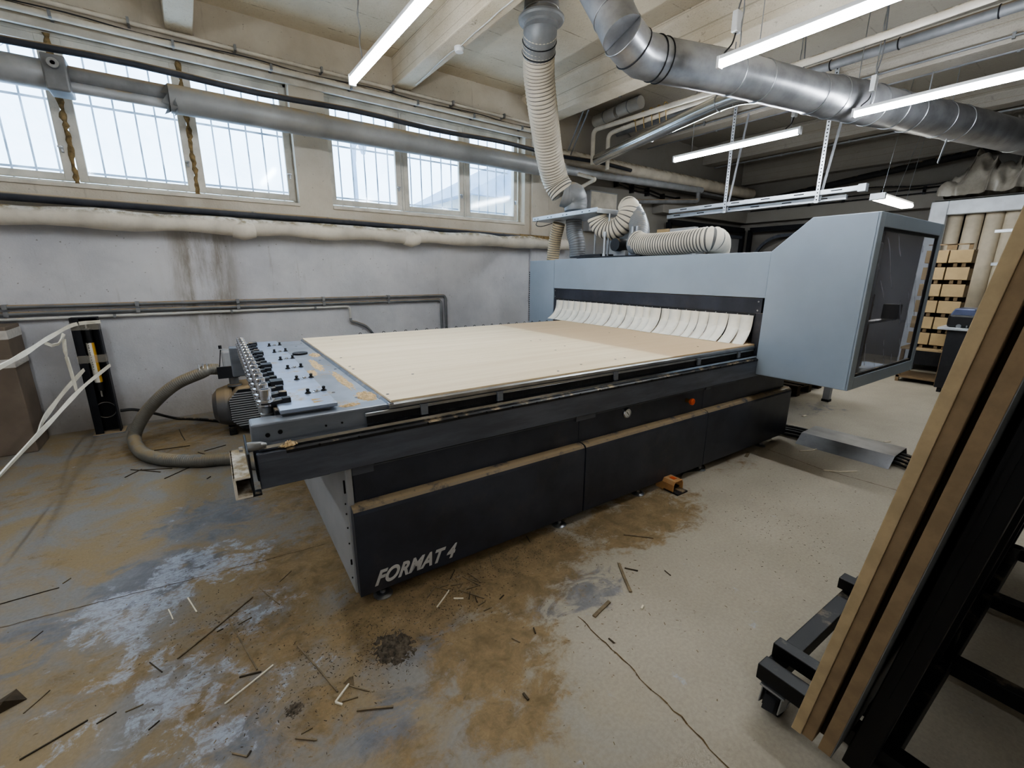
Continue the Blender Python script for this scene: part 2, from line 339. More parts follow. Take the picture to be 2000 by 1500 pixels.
# ------------------------------------------------------------------ mesh builder
class G:
    def __init__(s): s.v = []; s.f = []; s.sm = []; s.mi = []; s.cm = 0
    def add(s, vs, fs, smooth=False):
        o = len(s.v); s.v += [tuple(v) for v in vs]
        for f in fs: s.f.append(tuple(i + o for i in f)); s.sm.append(smooth); s.mi.append(s.cm)
        return s
    def box(s, x0, x1, y0, y1, z0, z1):
        if x0 > x1: x0, x1 = x1, x0
        if y0 > y1: y0, y1 = y1, y0
        if z0 > z1: z0, z1 = z1, z0
        v = [(x, y, z) for x in (x0, x1) for y in (y0, y1) for z in (z0, z1)]
        return s.add(v, [(0, 1, 3, 2), (4, 6, 7, 5), (0, 4, 5, 1), (2, 3, 7, 6), (0, 2, 6, 4), (1, 5, 7, 3)])
    def bar(s, p0, p1, w, h, up=(0, 0, 1)):      # w sideways, h along up
        p0, p1 = Vector(p0), Vector(p1); d = (p1 - p0).normalized(); up = Vector(up)
        sd = d.cross(up)
        if sd.length < 1e-5: sd = d.cross(Vector((1, 0, 0)))
        sd.normalize(); u = sd.cross(d).normalized()
        v = [p + sd * a * w / 2 + u * b * h / 2 for p in (p0, p1) for a in (-1, 1) for b in (-1, 1)]
        return s.add(v, [(0, 1, 3, 2), (4, 6, 7, 5), (0, 4, 5, 1), (2, 3, 7, 6), (0, 2, 6, 4), (1, 5, 7, 3)])
    def sweep(s, pts, rad, seg=12, caps=True, shape=None):
        pts = [Vector(p) for p in pts]; n = len(pts)
        if not isinstance(rad, (list, tuple)): rad = [rad] * n
        tan = []
        for i in range(n):
            a = pts[max(0, i - 1)]; b = pts[min(n - 1, i + 1)]; d = b - a
            tan.append(d.normalized() if d.length > 1e-9 else (tan[-1] if tan else Vector((0, 0, 1))))
        ref = Vector((0, 0, 1)) if abs(tan[0].z) < .9 else Vector((1, 0, 0))
        u = tan[0].cross(ref).normalized(); vs = []
        for i in range(n):
            u = (u - tan[i] * u.dot(tan[i])).normalized(); w = tan[i].cross(u)
            for k in range(seg):
                a = 2 * PI * k / seg
                vs.append(pts[i] + (u * math.cos(a) + w * math.sin(a)) * rad[i])
        fs = [(i * seg + k, i * seg + (k + 1) % seg, (i + 1) * seg + (k + 1) % seg, (i + 1) * seg + k) for i in range(n - 1) for k in range(seg)]
        s.add(vs, fs, True)
        if caps:
            s.add(vs[:seg], [tuple(range(seg))[::-1]]); s.add(vs[-seg:], [tuple(range(seg))])
        return s
    def cyl(s, p0, p1, r, seg=16, r1=None):
        return s.sweep([p0, p1], [r, r if r1 is None else r1], seg)
    def lathe(s, prof, c=(0, 0, 0), axis=(0, 0, 1), seg=20, close=True):     # prof: (r, h)
        c = Vector(c); ax = Vector(axis).normalized()
        ref = Vector((1, 0, 0)) if abs(ax.x) < .9 else Vector((0, 1, 0))
        u = ax.cross(ref).normalized(); w = ax.cross(u)
        for (r0, h0), (r1, h1) in zip(prof[:-1], prof[1:]):
            vs = []
            for r, h in ((r0, h0), (r1, h1)):
                for k in range(seg):
                    a = 2 * PI * k / seg; vs.append(c + ax * h + (u * math.cos(a) + w * math.sin(a)) * max(r, 1e-5))
            s.add(vs, [(k, (k + 1) % seg, seg + (k + 1) % seg, seg + k) for k in range(seg)], abs(h1 - h0) > 1e-6)
        return s
    def prism(s, poly, axis, d0, d1):            # poly in the two other axes (cyclic order), extruded along axis
        n = len(poly)
        def P(a, b, d): return {'x': (d, a, b), 'y': (a, d, b), 'z': (a, b, d)}[axis]
        v = [P(a, b, d0) for a, b in poly] + [P(a, b, d1) for a, b in poly]
        return s.add(v, [tuple(range(n))[::-1], tuple(range(n, 2 * n))] + [(i, (i + 1) % n, n + (i + 1) % n, n + i) for i in range(n)])
    def ring(s, c, axis, R, r, seg=24, s2=6):
        c = Vector(c); ax = Vector(axis).normalized(); ref = Vector((1, 0, 0)) if abs(ax.x) < .9 else Vector((0, 1, 0))
        u = ax.cross(ref).normalized(); w = ax.cross(u); vs = []
        for i in range(seg):
            a = 2 * PI * i / seg; d = u * math.cos(a) + w * math.sin(a)
            for k in range(s2):
                b = 2 * PI * k / s2; vs.append(c + d * (R + r * math.cos(b)) + ax * r * math.sin(b))
        return s.add(vs, [(i * s2 + k, ((i + 1) % seg) * s2 + k, ((i + 1) % seg) * s2 + (k + 1) % s2, i * s2 + (k + 1) % s2) for i in range(seg) for k in range(s2)], True)
    def build(s, name, mat, parent=None, bevel=0, label=None, origin=None):
        me = bpy.data.meshes.new(name)
        vs = s.v
        if origin is not None: vs = [(a - origin[0], b - origin[1], c - origin[2]) for a, b, c in vs]
        me.from_pydata(vs, [], s.f); 
        me.polygons.foreach_set('use_smooth', s.sm)
        mats = mat if isinstance(mat, (list, tuple)) else [mat]
        for m in mats: me.materials.append(M[m] if isinstance(m, str) else m)
        if len(mats) > 1: me.polygons.foreach_set('material_index', s.mi)
        me.update()
        o = bpy.data.objects.new(name, me); COL.objects.link(o)
        if origin is not None: o.location = origin
        if parent is not None: o.parent = parent
        if bevel:
            b = o.modifiers.new('bevel', 'BEVEL'); b.width = bevel; b.segments = 2; b.limit_method = 'ANGLE'; b.angle_limit = .7
        if label: o['label'] = label
        return o

def empty(name, loc=(0, 0, 0), rz=0):
    o = bpy.data.objects.new(name, None); o.location = loc; o.rotation_euler = (0, 0, rz); o.empty_display_size = .1
    COL.objects.link(o); return o
def tag(o, label, cat, group=None, kind=None):
    o['label'] = label; o['category'] = cat
    if group: o['group'] = group
    if kind: o['kind'] = kind
    return o
def struct(o): o['kind'] = 'structure'; return o
def thing(name, label, cat, loc=(0, 0, 0), rz=0, group=None):
    return tag(empty(name, loc, rz), label, cat, group)
def rel(root, p): return Vector(p) - Vector(root.location)

def smooth(pts, n=12):
    P = [Vector(p) for p in pts]; P = [P[0] * 2 - P[1]] + P + [P[-1] * 2 - P[-2]]; out = []
    for i in range(1, len(P) - 2):
        a, b, c, d = P[i - 1:i + 3]
        for k in range(n):
            t = k / n
            out.append(.5 * ((2 * b) + (c - a) * t + (2 * a - 5 * b + 4 * c - d) * t * t + (3 * b - a - 3 * c + d) * t ** 3))
    out.append(P[-2]); return out
def resample(pts, step):
    out = [pts[0]]; acc = 0
    L = [0]
    for a, b in zip(pts[:-1], pts[1:]): L.append(L[-1] + (b - a).length)
    n = max(2, int(L[-1] / step)); j = 0; out = []
    for i in range(n + 1):
        s = L[-1] * i / n
        while j < len(L) - 2 and L[j + 1] < s: j += 1
        f = (s - L[j]) / max(1e-9, L[j + 1] - L[j]); out.append(pts[j].lerp(pts[j + 1], f))
    return out
def corr(pts, r, pitch=.025, amp=.006, seg=24, r1=None):       # corrugated hose mesh data, two materials
    P = resample(smooth(pts), pitch / 4); n = len(P)
    prof = [0, .8, 1, .5]
    rad = [(r + ((r1 or r) - r) * i / (n - 1)) + amp * (prof[i % 4] - .5) for i in range(n)]
    g = G(); g.sweep(P, rad, seg, caps=True)
    for i in range(n - 1):
        m = 1 if i % 4 == 3 else 0
        for k in range(seg): g.mi[i * seg + k] = m
    return g
def pipe(name, pts, r, mat, label, cat='pipe', group=None, bends=True, seg=12, parts=None):
    o = Vector(pts[0]); 
    P = [Vector(p) - o for p in pts]
    if bends and len(P) > 2:
        Q = [P[0]]
        for a, b, c in zip(P[:-2], P[1:-1], P[2:]):
            R = min(r * 3, (a - b).length * .45, (c - b).length * .45)
            d0 = (a - b).normalized(); d1 = (c - b).normalized()
            for k in range(7):
                t = k / 6; Q.append((b + d0 * R) * (1 - t) ** 2 + b * 2 * t * (1 - t) + (b + d1 * R) * t * t)
        Q.append(P[-1]); P = Q
    g = G().sweep(P, r, seg)
    if parts is None:
        ob = g.build(name, mat); ob.location = o
        return tag(ob, label, cat, group)
    root = thing(name, label, cat, o, 0, group)
    g.build('tube', mat, root)
    for nm, gg, mm in parts(o): gg.build(nm, mm, root)
    return root
OFF = {}
def sub(o, root):      # lets put() hang pieces under a part
    OFF[o.name] = tuple(OFF.get(root.name, tuple(root.location))); return o
def put(g, name, mat, root, bevel=0, label=None):
    o = OFF.get(root.name, root.location)
    g.v = [(a - o[0], b - o[1], c - o[2]) for a, b, c in g.v]
    return g.build(name, mat, root, bevel, label)
def solo(g, name, mat, base, label, cat, group=None, bevel=0, kind=None):
    return tag(g.build(name, mat, None, bevel, None, tuple(base)), label, cat, group, kind)

# ================================================================== ROOM
XB, XF, YW, YR, ZC = 10.7, -3.2, 5.7, -4.2, 3.97
struct(G().box(XF, XB, YR, YW, -.12, 0).build('floor', 'floor'))
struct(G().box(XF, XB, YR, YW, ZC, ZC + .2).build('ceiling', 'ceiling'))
W1, W2, WZ0, WZ1 = (-2.0, 1.16), (1.52, 4.34), 2.25, 3.47
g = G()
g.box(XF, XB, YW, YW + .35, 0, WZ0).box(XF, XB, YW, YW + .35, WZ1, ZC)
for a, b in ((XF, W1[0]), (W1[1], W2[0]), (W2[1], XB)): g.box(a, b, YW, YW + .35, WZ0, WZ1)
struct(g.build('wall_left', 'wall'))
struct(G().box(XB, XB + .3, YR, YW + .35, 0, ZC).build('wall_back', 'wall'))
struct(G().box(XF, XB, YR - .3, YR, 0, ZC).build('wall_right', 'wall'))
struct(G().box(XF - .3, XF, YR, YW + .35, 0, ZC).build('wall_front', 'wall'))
# ceiling beams running across the hall
nt = 1
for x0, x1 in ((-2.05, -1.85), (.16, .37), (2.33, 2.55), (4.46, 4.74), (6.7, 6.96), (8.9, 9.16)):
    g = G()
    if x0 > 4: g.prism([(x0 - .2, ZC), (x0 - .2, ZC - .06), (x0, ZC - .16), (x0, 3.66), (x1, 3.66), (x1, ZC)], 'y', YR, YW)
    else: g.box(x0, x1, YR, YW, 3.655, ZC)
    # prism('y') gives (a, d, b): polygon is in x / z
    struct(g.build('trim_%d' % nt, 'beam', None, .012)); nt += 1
# lintel ledge, sill strip and pilaster on the left wall
struct(G().box(XF, 4.5, YW - .035, YW, 3.43, 3.49).build('trim_%d' % nt, 'frame_paint', None, .006)); nt += 1
struct(G().box(4.45, 4.78, YW - .05, YW, 0, 3.66).build('trim_%d' % nt, 'wall', None, .01)); nt += 1
struct(G().box(7.4, XB, YW - .25, YW, 2.62, 2.85).build('trim_%d' % nt, 'wall', None, .01)); nt += 1
struct(G().box(XB - .25, XB, YR, YW, 2.62, 2.85).build('trim_%d' % nt, 'wall', None, .01)); nt += 1
struct(G().box(XB - .2, XB, YR, YW, 3.45, ZC).build('trim_%d' % nt, 'beam', None, .01)); nt += 1
# floor joints
def ribbon(pts, w):
    g = G(); P = [Vector((p.x, p.y, .0015)) for p in pts]
    for i in range(len(P) - 1):
        d = (P[i + 1] - P[i]); nrm = Vector((-d.y, d.x, 0)).normalized()
        w0 = w * random.uniform(.5, 1.3); w1 = w * random.uniform(.5, 1.3)
        g.add([P[i] - nrm * w0, P[i] + nrm * w0, P[i + 1] + nrm * w1, P[i + 1] - nrm * w1], [(0, 3, 2, 1)])
    return g
def jag(px, n=40, j=.008):
    P = [RZ(x, y, 0) for x, y in px]; P = resample([p for a, b in zip(P[:-1], P[1:]) for p in (a, b)], .03)
    return [p + Vector((random.uniform(-j, j), random.uniform(-j, j), 0)) for p in P]
struct(ribbon(jag([(1128, 1203), (1190, 1262), (1260, 1335), (1330, 1400), (1420, 1500), (1470, 1560)], j=.006), .0028).build('trim_%d' % nt, 'crack')); nt += 1
struct(ribbon(jag([(-20, 1232), (130, 1192), (370, 1133), (640, 1062)], j=.003), .0018).build('trim_%d' % nt, 'crack')); nt += 1
struct(ribbon(jag([(1500, 878), (1600, 915), (1760, 960)], j=.003), .003).build('trim_%d' % nt, 'crack')); nt += 1

# windows -------------------------------------------------------------
def window(idx, x0, x1, panes, right_open):
    yf = 5.85
    root = empty('window_%d' % idx, ((x0 + x1) / 2, yf, WZ0)); root['kind'] = 'structure'
    z0, z1 = WZ0, WZ1
    g = G()
    g.box(x0, x1, yf - .02, yf + .05, z0, z0 + .035).box(x0, x1, yf - .02, yf + .05, z1 - .035, z1)
    g.box(x0, x0 + .03, yf - .02, yf + .05, z0, z1).box(x1 - .03, x1, yf - .02, yf + .05, z0, z1)
    put(g, 'frame', 'frame_paint', root, .004)
    put(G().box(x0, x1, YW - .02, yf - .02, z0 - .03, z0 + .005), 'sill', 'frame_paint', root, .005)
    for k, (a, b) in enumerate(panes):
        s = G(); gz0, gz1 = 2.35, 3.37
        so = .065
        s.box(a - so, a, yf - .035, yf + .01, gz0 - .06, gz1 + .06).box(b, b + so, yf - .035, yf + .01, gz0 - .06, gz1 + .06)
        s.box(a, b, yf - .035, yf + .01, gz0 - .06, gz0).box(a, b, yf - .035, yf + .01, gz1, gz1 + .06)
        sash = sub(put(s, 'sash', 'frame_paint', root, .004), root)
        p = G().box(a, b, yf - .004, yf, gz0, gz1); put(p, 'pane', 'pane', sash)
        h = G().box(b + .02, b + .035, yf - .06, yf - .035, 2.52, 2.56).box(b + .0, b + .04, yf - .075, yf - .06, 2.555, 2.57)
        put(h, 'latch', 'steel', sash)
    for (a, b), (c, d) in zip(panes[:-1], panes[1:]):
        m = (b + c) / 2
        if idx == 1:
            f = G(); P = [Vector((m + random.uniform(-.006, .006), yf - .03 + random.uniform(-.008, .005), z0 + .01 + i * .0305)) for i in range(40)]
            f.sweep(P, [random.uniform(.012, .028) for _ in P], 7)
            put(f, 'foam_joint', 'foam', root)
        else:
            put(G().box(m - .012, m + .012, yf - .045, yf + .02, z0 + .03, z1 - .03), 'mullion', 'frame_paint', root, .003)
    return root
window(1, W1[0], W1[1], [(-1.75, -.755), (-.595, .15), (.3, 1.08)], 0)
window(2, W2[0], W2[1], [(1.6, 2.36), (2.53, 3.28), (3.45, 4.22)], 1)
# exterior grilles
def grille(x0, x1, n, lab):
    r = thing('window_grille', lab, 'window grille', ((x0 + x1) / 2, 6.13, WZ0))
    for i in range(n):
        x = x0 + (x1 - x0) * (i + .5) / n
        put(G().bar((x, 6.13, WZ0), (x, 6.13, WZ1), .014, .014), 'upright_bar', 'grille', r)
    for z in (2.42, 3.02):
        put(G().bar((x0, 6.145, z), (x1, 6.145, z), .008, .02), 'cross_bar', 'grille', r)
mk('grille', (150, 160, 176), .6, 0, .05, 4)
mk('hazy_tree', (128, 142, 162), .9, 0, .05, 4)
mk('hazy_house', (168, 162, 154), .9, 0, .05, 2)
mk('snow', (214, 222, 232), .9, 0, .05, 2)
grille(W1[0], W1[1], 20, 'grey steel bars outside the left-hand triple window with foam-sealed joints')
grille(W2[0], W2[1], 18, 'grey steel bars outside the right-hand triple window beside the hose')
# outside: ground, bare tree, street lamp, gabled house
struct(G().box(-20, 30, 6.4, 60, -.3, 0).build('trim_%d' % nt, 'snow')); nt += 1
def tree(cx, cy, lab):
    g = G(); random.seed(3)
    def br(p, d, L, r, k):
        q = p + d * L; m = (p + q) / 2 + Vector((random.uniform(-.1, .1), random.uniform(-.1, .1), 0)) * L
        g.sweep([p, m, q], [r, r * .85, r * .7], 6, caps=False)
        if k:
            for _ in range(3):
                a = Vector((random.uniform(-1, 1), random.uniform(-1, 1), random.uniform(.1, 1))).normalized()
                br(q, (d * .8 + a * .7).normalized(), L * random.uniform(.6, .8), r * .6, k - 1)
    br(Vector((cx, cy, 0)), Vector((0, 0, 1)), 2.6, .14, 5)
    solo(g, 'bare_tree', 'hazy_tree', (cx, cy, 0), lab, 'tree')
tree(-4.2, 15, 'bare branched tree seen hazily through the leftmost window pane')
g = G().cyl((4.75, 15, 0), (4.75, 15, 4.9), .07, 10, .05).sweep([(4.75, 15, 4.85), (4.75, 15, 5.3), (4.9, 15, 5.5), (5.05, 15, 5.35), (5.05, 15, 5.1)], [.06, .09, .12, .14, .06], 10)
solo(g, 'street_lamp', 'hazy_tree', (4.75, 15, 0), 'pale street lamp standing outside behind the barred glass', 'street lamp')
hs = thing('gabled_house', 'pale gabled house seen hazily through the rightmost window panes', 'house', (12, 16, 0))
put(G().box(9, 17.5, 15, 21, 0, 4.3), 'house_wall', 'hazy_house', hs)
put(G().prism([(8.6, 4.3), (13.2, 6.7), (17.9, 4.3)], 'y', 14.8, 21), 'roof', 'hazy_tree', hs)

# ================================================================== PIPES AND CONDUITS ON THE LEFT WALL
def brackets(xs, y, z, w=.02, h=.05, d=.05):
    def f(o):
        return [('clip', G().box(x - w / 2 - o.x, x + w / 2 - o.x, y - d - o.y, YW - o.y, z - h / 2 - o.z, z + h / 2 - o.z), 'conduit_bracket') for x in xs]
    return f
xs = [-1.6, -.9, -.1, .7, 1.5, 2.3, 3.1, 3.9]
pipe('conduit', [(-2.4, 5.64, 3.62), (4.9, 5.64, 3.62)], .02, 'pipe_cream', 'cream conduit highest on the window wall, just below the ceiling beams', 'conduit', parts=brackets(xs, 5.64, 3.62))
pipe('conduit', [(-2.4, 5.62, 3.52), (4.9, 5.62, 3.52)], .028, 'pipe_cream', 'thicker cream conduit along the lintel directly above the windows', 'conduit', parts=brackets([x + .3 for x in xs], 5.62, 3.52))
for k, (z, lb) in enumerate(((3.573, 'thin dark sagging cable between the two cream conduits above the windows'), (3.555, 'thin brown cable drooping just over the lintel conduit'))):
    P = [Vector((-2.3 + i * .45, 5.655, z + .012 * math.sin(i * 2.1 + k))) for i in range(16)]
    g = G().sweep(smooth([p for p in P], 4), .005, 6); solo(g, 'wall_cable', 'pipe_dark', P[0], lb, 'cable')
pipe('steel_pipe', [(-2.6, 5.59, 2.11), (1.9, 5.6, 2.075), (4.2, 5.62, 2.04)], .037, 'pipe_dark', 'dark dusty pipe under the windows above the thick wrapped pipe', 'pipe', bends=False)
pipe('steel_pipe', [(4.18, 5.62, 2.04), (4.42, 5.6, 2.035), (4.9, 5.6, 2.03)], .04, 'foam', 'rust-brown scaled pipe end beside the pilaster under the windows', 'pipe', bends=False)
P = [Vector((-2.6 + i * .12, 5.555 + .006 * math.sin(i * 1.7), 1.955 + .006 * math.sin(i * .9))) for i in range(66)]
g = G().sweep(P, [.083 + .008 * math.sin(i * .8) + random.uniform(-.003, .003) for i in range(66)], 16)
ins = thing('insulated_pipe', 'thick plaster-wrapped white pipe running along the wall below the windows', 'pipe', P[0])
put(g, 'wrapping', 'pipe_cream', ins)
for x in (.55, 2.4): put(G().sweep([(x - .09, 5.55, 1.93), (x, 5.54, 1.92), (x + .1, 5.55, 1.935)], [.084, .102, .084], 14), 'torn_patch', 'pipe_cream', ins)
# double conduit that turns down
ys = 5.665
for z, xe, lb in ((1.195, 2.93, 'upper dusty grey conduit of the pair that turns down behind the machine table'), (1.135, 2.86, 'lower dusty grey conduit of the pair that turns down behind the machine table')):
    pipe('conduit', [(-2.2, ys, z), (xe, ys, z), (xe, ys, .35)], .018, 'pipe_grey', lb, 'conduit', parts=brackets([-1.3, -.42, .42, 1.3, 2.1], ys, z, .03, .045, .03))
pipe('conduit', [(-1.4, ys, 1.088), (1.6, ys, 1.092), (1.6, ys, .93)], .014, 'pipe_white', 'white plastic conduit below the grey pair, ending in a short drop', 'conduit', parts=brackets([-.6, .35, 1.2], ys, 1.09, .02, .035, .025))
pipe('flexible_conduit', smooth([(1.6, ys, .95), (1.61, ys, .91), (1.68, ys, .885), (1.79, ys, .83), (1.86, ys, .74), (1.885, ys, .62), (1.89, ys, .45)], 6), .016, 'pipe_grey', 'short grey flexible conduit curving down from the white conduit end', 'conduit', bends=False)
# long suspended pipes in front of the windows
yp = 5.28
XK = RY(112, 140, yp).x
r = thing('overhead_pipe', 'long grey jacketed pipe crossing in front of both windows, torn at the left', 'pipe', (-2.5, yp, 2.97))
put(G().sweep([(-2.5, yp, 2.975), (XK - .03, yp, 2.975)], .105, 18), 'jacket', 'pipe_light', r)
put(G().sweep([(XK, yp, 3.005), (.15, yp, 3.005)], .066, 18), 'bare_pipe', 'pipe_grey', r)
put(G().sweep([(XK, yp - .02, 2.915), (.15, yp - .02, 2.915)], .04, 16), 'bare_pipe', 'pipe_light', r)
put(G().sweep([(.1, yp, 2.97), (4.7, yp, 2.97)], .116, 22), 'jacket', 'pipe_jacket', r)
put(G().sweep([(4.6, yp, 2.975), (8.3, yp, 3.07)], .055, 16), 'bare_pipe', 'pipe_light', r)
g = G()
g.box(XK - .07, XK + .07, yp - .12, yp + .1, 2.85, 3.1); put(g, 'clamp_block', 'pipe_grey', r, .012)
put(G().lathe([(.0, 0), (.035, 0), (.035, .03), (.015, .03), (.015, .01)], (XK, yp - .12, 3.03), (0, -1, 0), 16), 'clamp_bolt', 'steel', r)
for x, s in ((.1, 1), (.16, .8)):
    g = G()
    for i in range(6):
        a = 1.2 + i * .75; c = Vector((x, yp, 2.975)); d = Vector((0, math.cos(a), math.sin(a)))
        q = c + d * .1; e = c + d * random.uniform(.1, .14) + Vector((-random.uniform(.02, .09), 0, -.04)); t_ = Vector((0, -d.z, d.y)) * .05
        g.add([q - t_, q + t_, e], [(0, 1, 2), (2, 1, 0)])
    put(g, 'torn_foil', 'pipe_jacket', r)
P = [Vector((-2.5 + i * .3, 5.26, 3.165 + .012 * math.sin(i))) for i in range(30)]
pipe('overhead_pipe', P, .028, 'pipe_dark', 'thin dark pipe running just above the long grey jacketed pipe', 'pipe', bends=False)
P = [RY(1085, 277, 5.42), RY(1300, 334, 5.42), RY(1490, 378, 5.42)]
P[0] = Vector((4.5, 5.42, P[0].z)); P = [P[0], P[1], Vector((10.6, 5.42, P[2].z))]
pipe('insulated_pipe', [(4.5, 5.45, 3.2), (10.5, 5.45, 3.24)], .11, 'pipe_cream', 'thick beige insulated pipe near the ceiling, behind the main hose', 'pipe', seg=18)
struct(G().box(4.8, 10.6, 5.3, 5.5, 3.02, 3.06).build('trim_%d' % nt, 'pipe_grey', None, .005)); nt += 1
pipe('drain_pipe', [(8.2, yp, 3.06), (8.2, yp - .02, 2.86), (7.9, 5.3, 2.84), (6.6, 5.6, 2.75), (6.6, 5.62, 2.0)], .04, 'pipe_grey', 'grey bent pipe hooking down from the right end of the long overhead pipe', 'pipe')
pipe('gas_pipe', [RX(1157, 322, 5.2), RX(1159, 254, 5.2), RX(1185, 246, 5.2), RX(1600, 113, 5.2), RX(1800, 44, 5.2), RX(2100, -62, 5.2)], .032, 'pipe_cream', 'upper cream pipe that rises by the main hose and runs under the ceiling', 'pipe')
pipe('gas_pipe', [RX(1186, 332, 5.3), RX(1188, 262, 5.3), RX(1212, 252, 5.3), RX(1330, 210, 5.3), RX(1480, 160, 5.3)], .03, 'pipe_cream', 'lower cream pipe running beside the taped upper one', 'pipe')
for px, py in ((1240, 233), (1256, 226), (1272, 220), (1287, 215), (1300, 209)):
    c = RX(px, py, 5.22); g = G()
    g.ring(c + Vector((0, 0, .02)), (0, 1, .1), .036, .006, 16, 6).bar(c, c + Vector((.1, .05, -.12)), .004, .03)
    solo(g, 'tape_tie', 'gold_yellow', c, 'yellowed tape tie wrapped around the pair of cream ceiling pipes', 'tape', 'tape ties on the ceiling pipes')
for (a, b, lb) in (((1163, 238), (1205, 219), 'grey capped cylinder under the ceiling, the one nearer the main hose'), ((1210, 216), (1252, 199), 'grey capped cylinder under the ceiling, the one farther right')):
    A, B = RX(*a, 5.6), RX(*b, 5.6); r = thing('ceiling_cylinder', lb, 'cylinder', A)
    put(G().cyl(A, B, .085, 20), 'body', 'pipe_white', r, .004)
    m = (A + B) / 2; put(G().cyl(m, (m.x, m.y, ZC), .008, 8), 'hanger_rod', 'steel', r)
    put(G().ring(m, B - A, .086, .006), 'strap', 'steel', r)
for a, b, lb in (((1143, 208), (1103, 312), 'left thin grey strut slanting from the ceiling beam hook'), ((1150, 214), (1110, 314), 'right thin grey strut slanting from the ceiling beam hook')):
    A, B = RX(*a, 4.76), RX(*b, 4.95); solo(G().cyl(A, B, .011, 8), 'slanted_strut', 'pipe_grey', A, lb, 'strut')
c = RX(1148, 204, 4.72); solo(G().ring(c, (0, 1, 0), .022, .005).ring(c + Vector((0, -.03, .0)), (1, 0, 0), .02, .005), 'beam_hook', 'dark_steel', c, 'small iron hook on the underside of the beam by the main hose', 'hook')
pipe('valve_pipe', [Vector((5.0, 5.24, 2.95)), RX(1165, 350, 5.0), RX(1150, 357, 5.0), RX(1135, 366, 4.9)], .026, 'pipe_cream', 'short cream elbow pipe above the machine behind the hose bend', 'pipe')
pipe('chrome_duct', [RX(1166, 312, 5.15), RX(1410, 199, 4.55), RX(1452, 186, 4.5), RX(1482, 184, 4.5)], .075, 'bright_duct', 'shiny chrome branch duct rising to the big spiral duct', 'duct', seg=20,
     parts=lambda o: [('seam_ring', G().ring(RX(px, py, xx) - o, d, .077, .006), 'steel') for px, py, xx, d in ((1270, 264, 4.9, (-.1, -1, .1)), (1405, 201, 4.56, (-.1, -1, .1)), (1435, 190, 4.52, (.2, -1, 0)))])
c = RZ(897, 92, 3.655)
r = thing('beam_lamp', 'small round white fixture under the ceiling beam left of the main hose', 'light fitting', c)
put(G().lathe([(.0, 0), (.05, 0), (.05, .02), (.04, .045), (0, .05)], c, (0, 0, -1), 20), 'base', 'white_plastic', r)
P = [RZ(x, y, 3.645) for x, y in ((812, 166), (835, 145), (858, 122), (880, 103), (897, 92), (925, 66), (950, 45), (975, 22), (1000, 2), (1030, -25))]
solo(G().sweep(smooth(P, 4), .006, 6), 'beam_cable', 'pipe_white', P[0], 'pale loose cable tacked along the underside of the beam with the small round fixture', 'cable')
for px, py, lb in ((1451, 16, 'small grey steel plate on the ceiling above the tube light box'), (1838, 82, 'square grey steel plate on the rear ceiling with a thin rod')):
    c = RZ(px, py, 3.95); r = thing('ceiling_plate', lb, 'plate', c)
    put(G().box(c.x - .07, c.x + .07, c.y - .05, c.y + .05, 3.955, 3.972), 'plate', 'pipe_grey', r, .002)
    put(G().cyl((c.x - .05, c.y, 3.2), (c.x - .05, c.y, 3.96), .006, 6), 'rod', 'pipe_grey', r)
# conduit runs across the ceiling beams
for k, (x, z, r_, lb) in enumerate(((4.77, 3.69, .01, 'thin cable with clips along the beam edge nearest the big spiral duct'), (6.66, 3.7, .012, 'thin clipped cable along the next beam behind the cable tray hangers'),
                                  (7.02, 3.68, .018, 'pale conduit fixed on the far side of the second rear beam'), (9.2, 3.64, .018, 'pale conduit on the rearmost ceiling beam'))):
    pipe('ceiling_cable', [(x, YR + .1, z), (x, YW - .1, z)], r_, 'pipe_grey', lb, 'cable',
         parts=lambda o: [('clip', G().box(-.015, .015, j * 1.05 - .012, j * 1.05 + .012, -.025, .03), 'conduit_bracket') for j in range(1, 9)])
pipe('ceiling_pipe', [(6.2, YR + .1, 3.78), (6.2, YW - .1, 3.78)], .05, 'pipe_grey', 'taped grey pipe hung under the ceiling between the two right light tubes', 'pipe',
     parts=lambda o: [('tape_band', G().ring((0, yy, 0), (0, 1, 0), .052, .006), 'dark_steel') for yy in (4.6, 5.3, 6.0, 6.6)])
pipe('black_pipe', [(10.3, 5.6, 3.05), (10.35, 4.8, 3.08), (10.35, 3.2, 3.26), (10.35, .6, 3.5), (10.35, -3, 3.75)], .055, 'black_rubber', 'black sagging pipe climbing across the dark back wall', 'pipe', bends=False)
P = [Vector((10.4, 5.4 - i * .35, 3.02 + .04 * math.sin(i * 1.3))) for i in range(20)]
solo(G().sweep(smooth(P, 4), .014, 8), 'wall_cable', 'cable_black', P[0], 'loose black cable swagging along the back wall below the black pipe', 'cable')
for z, lb in ((2.98, 'upper clipped cable run on the dark rear wall'), (2.9, 'lower clipped cable run on the dark rear wall')):
    pipe('wall_cable', [(XB - .02, 5.5, z), (XB - .02, -2, z)], .012, 'cable_black', lb, 'cable', parts=lambda o: [('clip', G().box(-.03, .01, -j * .6 - .02, -j * .6 + .02, -.07, .05), 'dark_steel') for j in range(1, 12)])
for z, lb in ((2.68, 'upper cable run fixed to the shaded wall left of the tray'), (2.6, 'lower cable run fixed to the shaded wall left of the tray')):
    P = [RY(1205 + i * 30, 352 + i * 9 + (3 if i % 2 else 0) + (7 if z < 2.65 else 0), 5.64) for i in range(8)]
    g = G().sweep(P, .012, 8)
    for p in P: g.box(p.x - .015, p.x + .015, p.y - .03, 5.7, p.z - .05, p.z + .03)
    solo(g, 'wall_cable', 'cable_black', P[0], lb, 'cable')

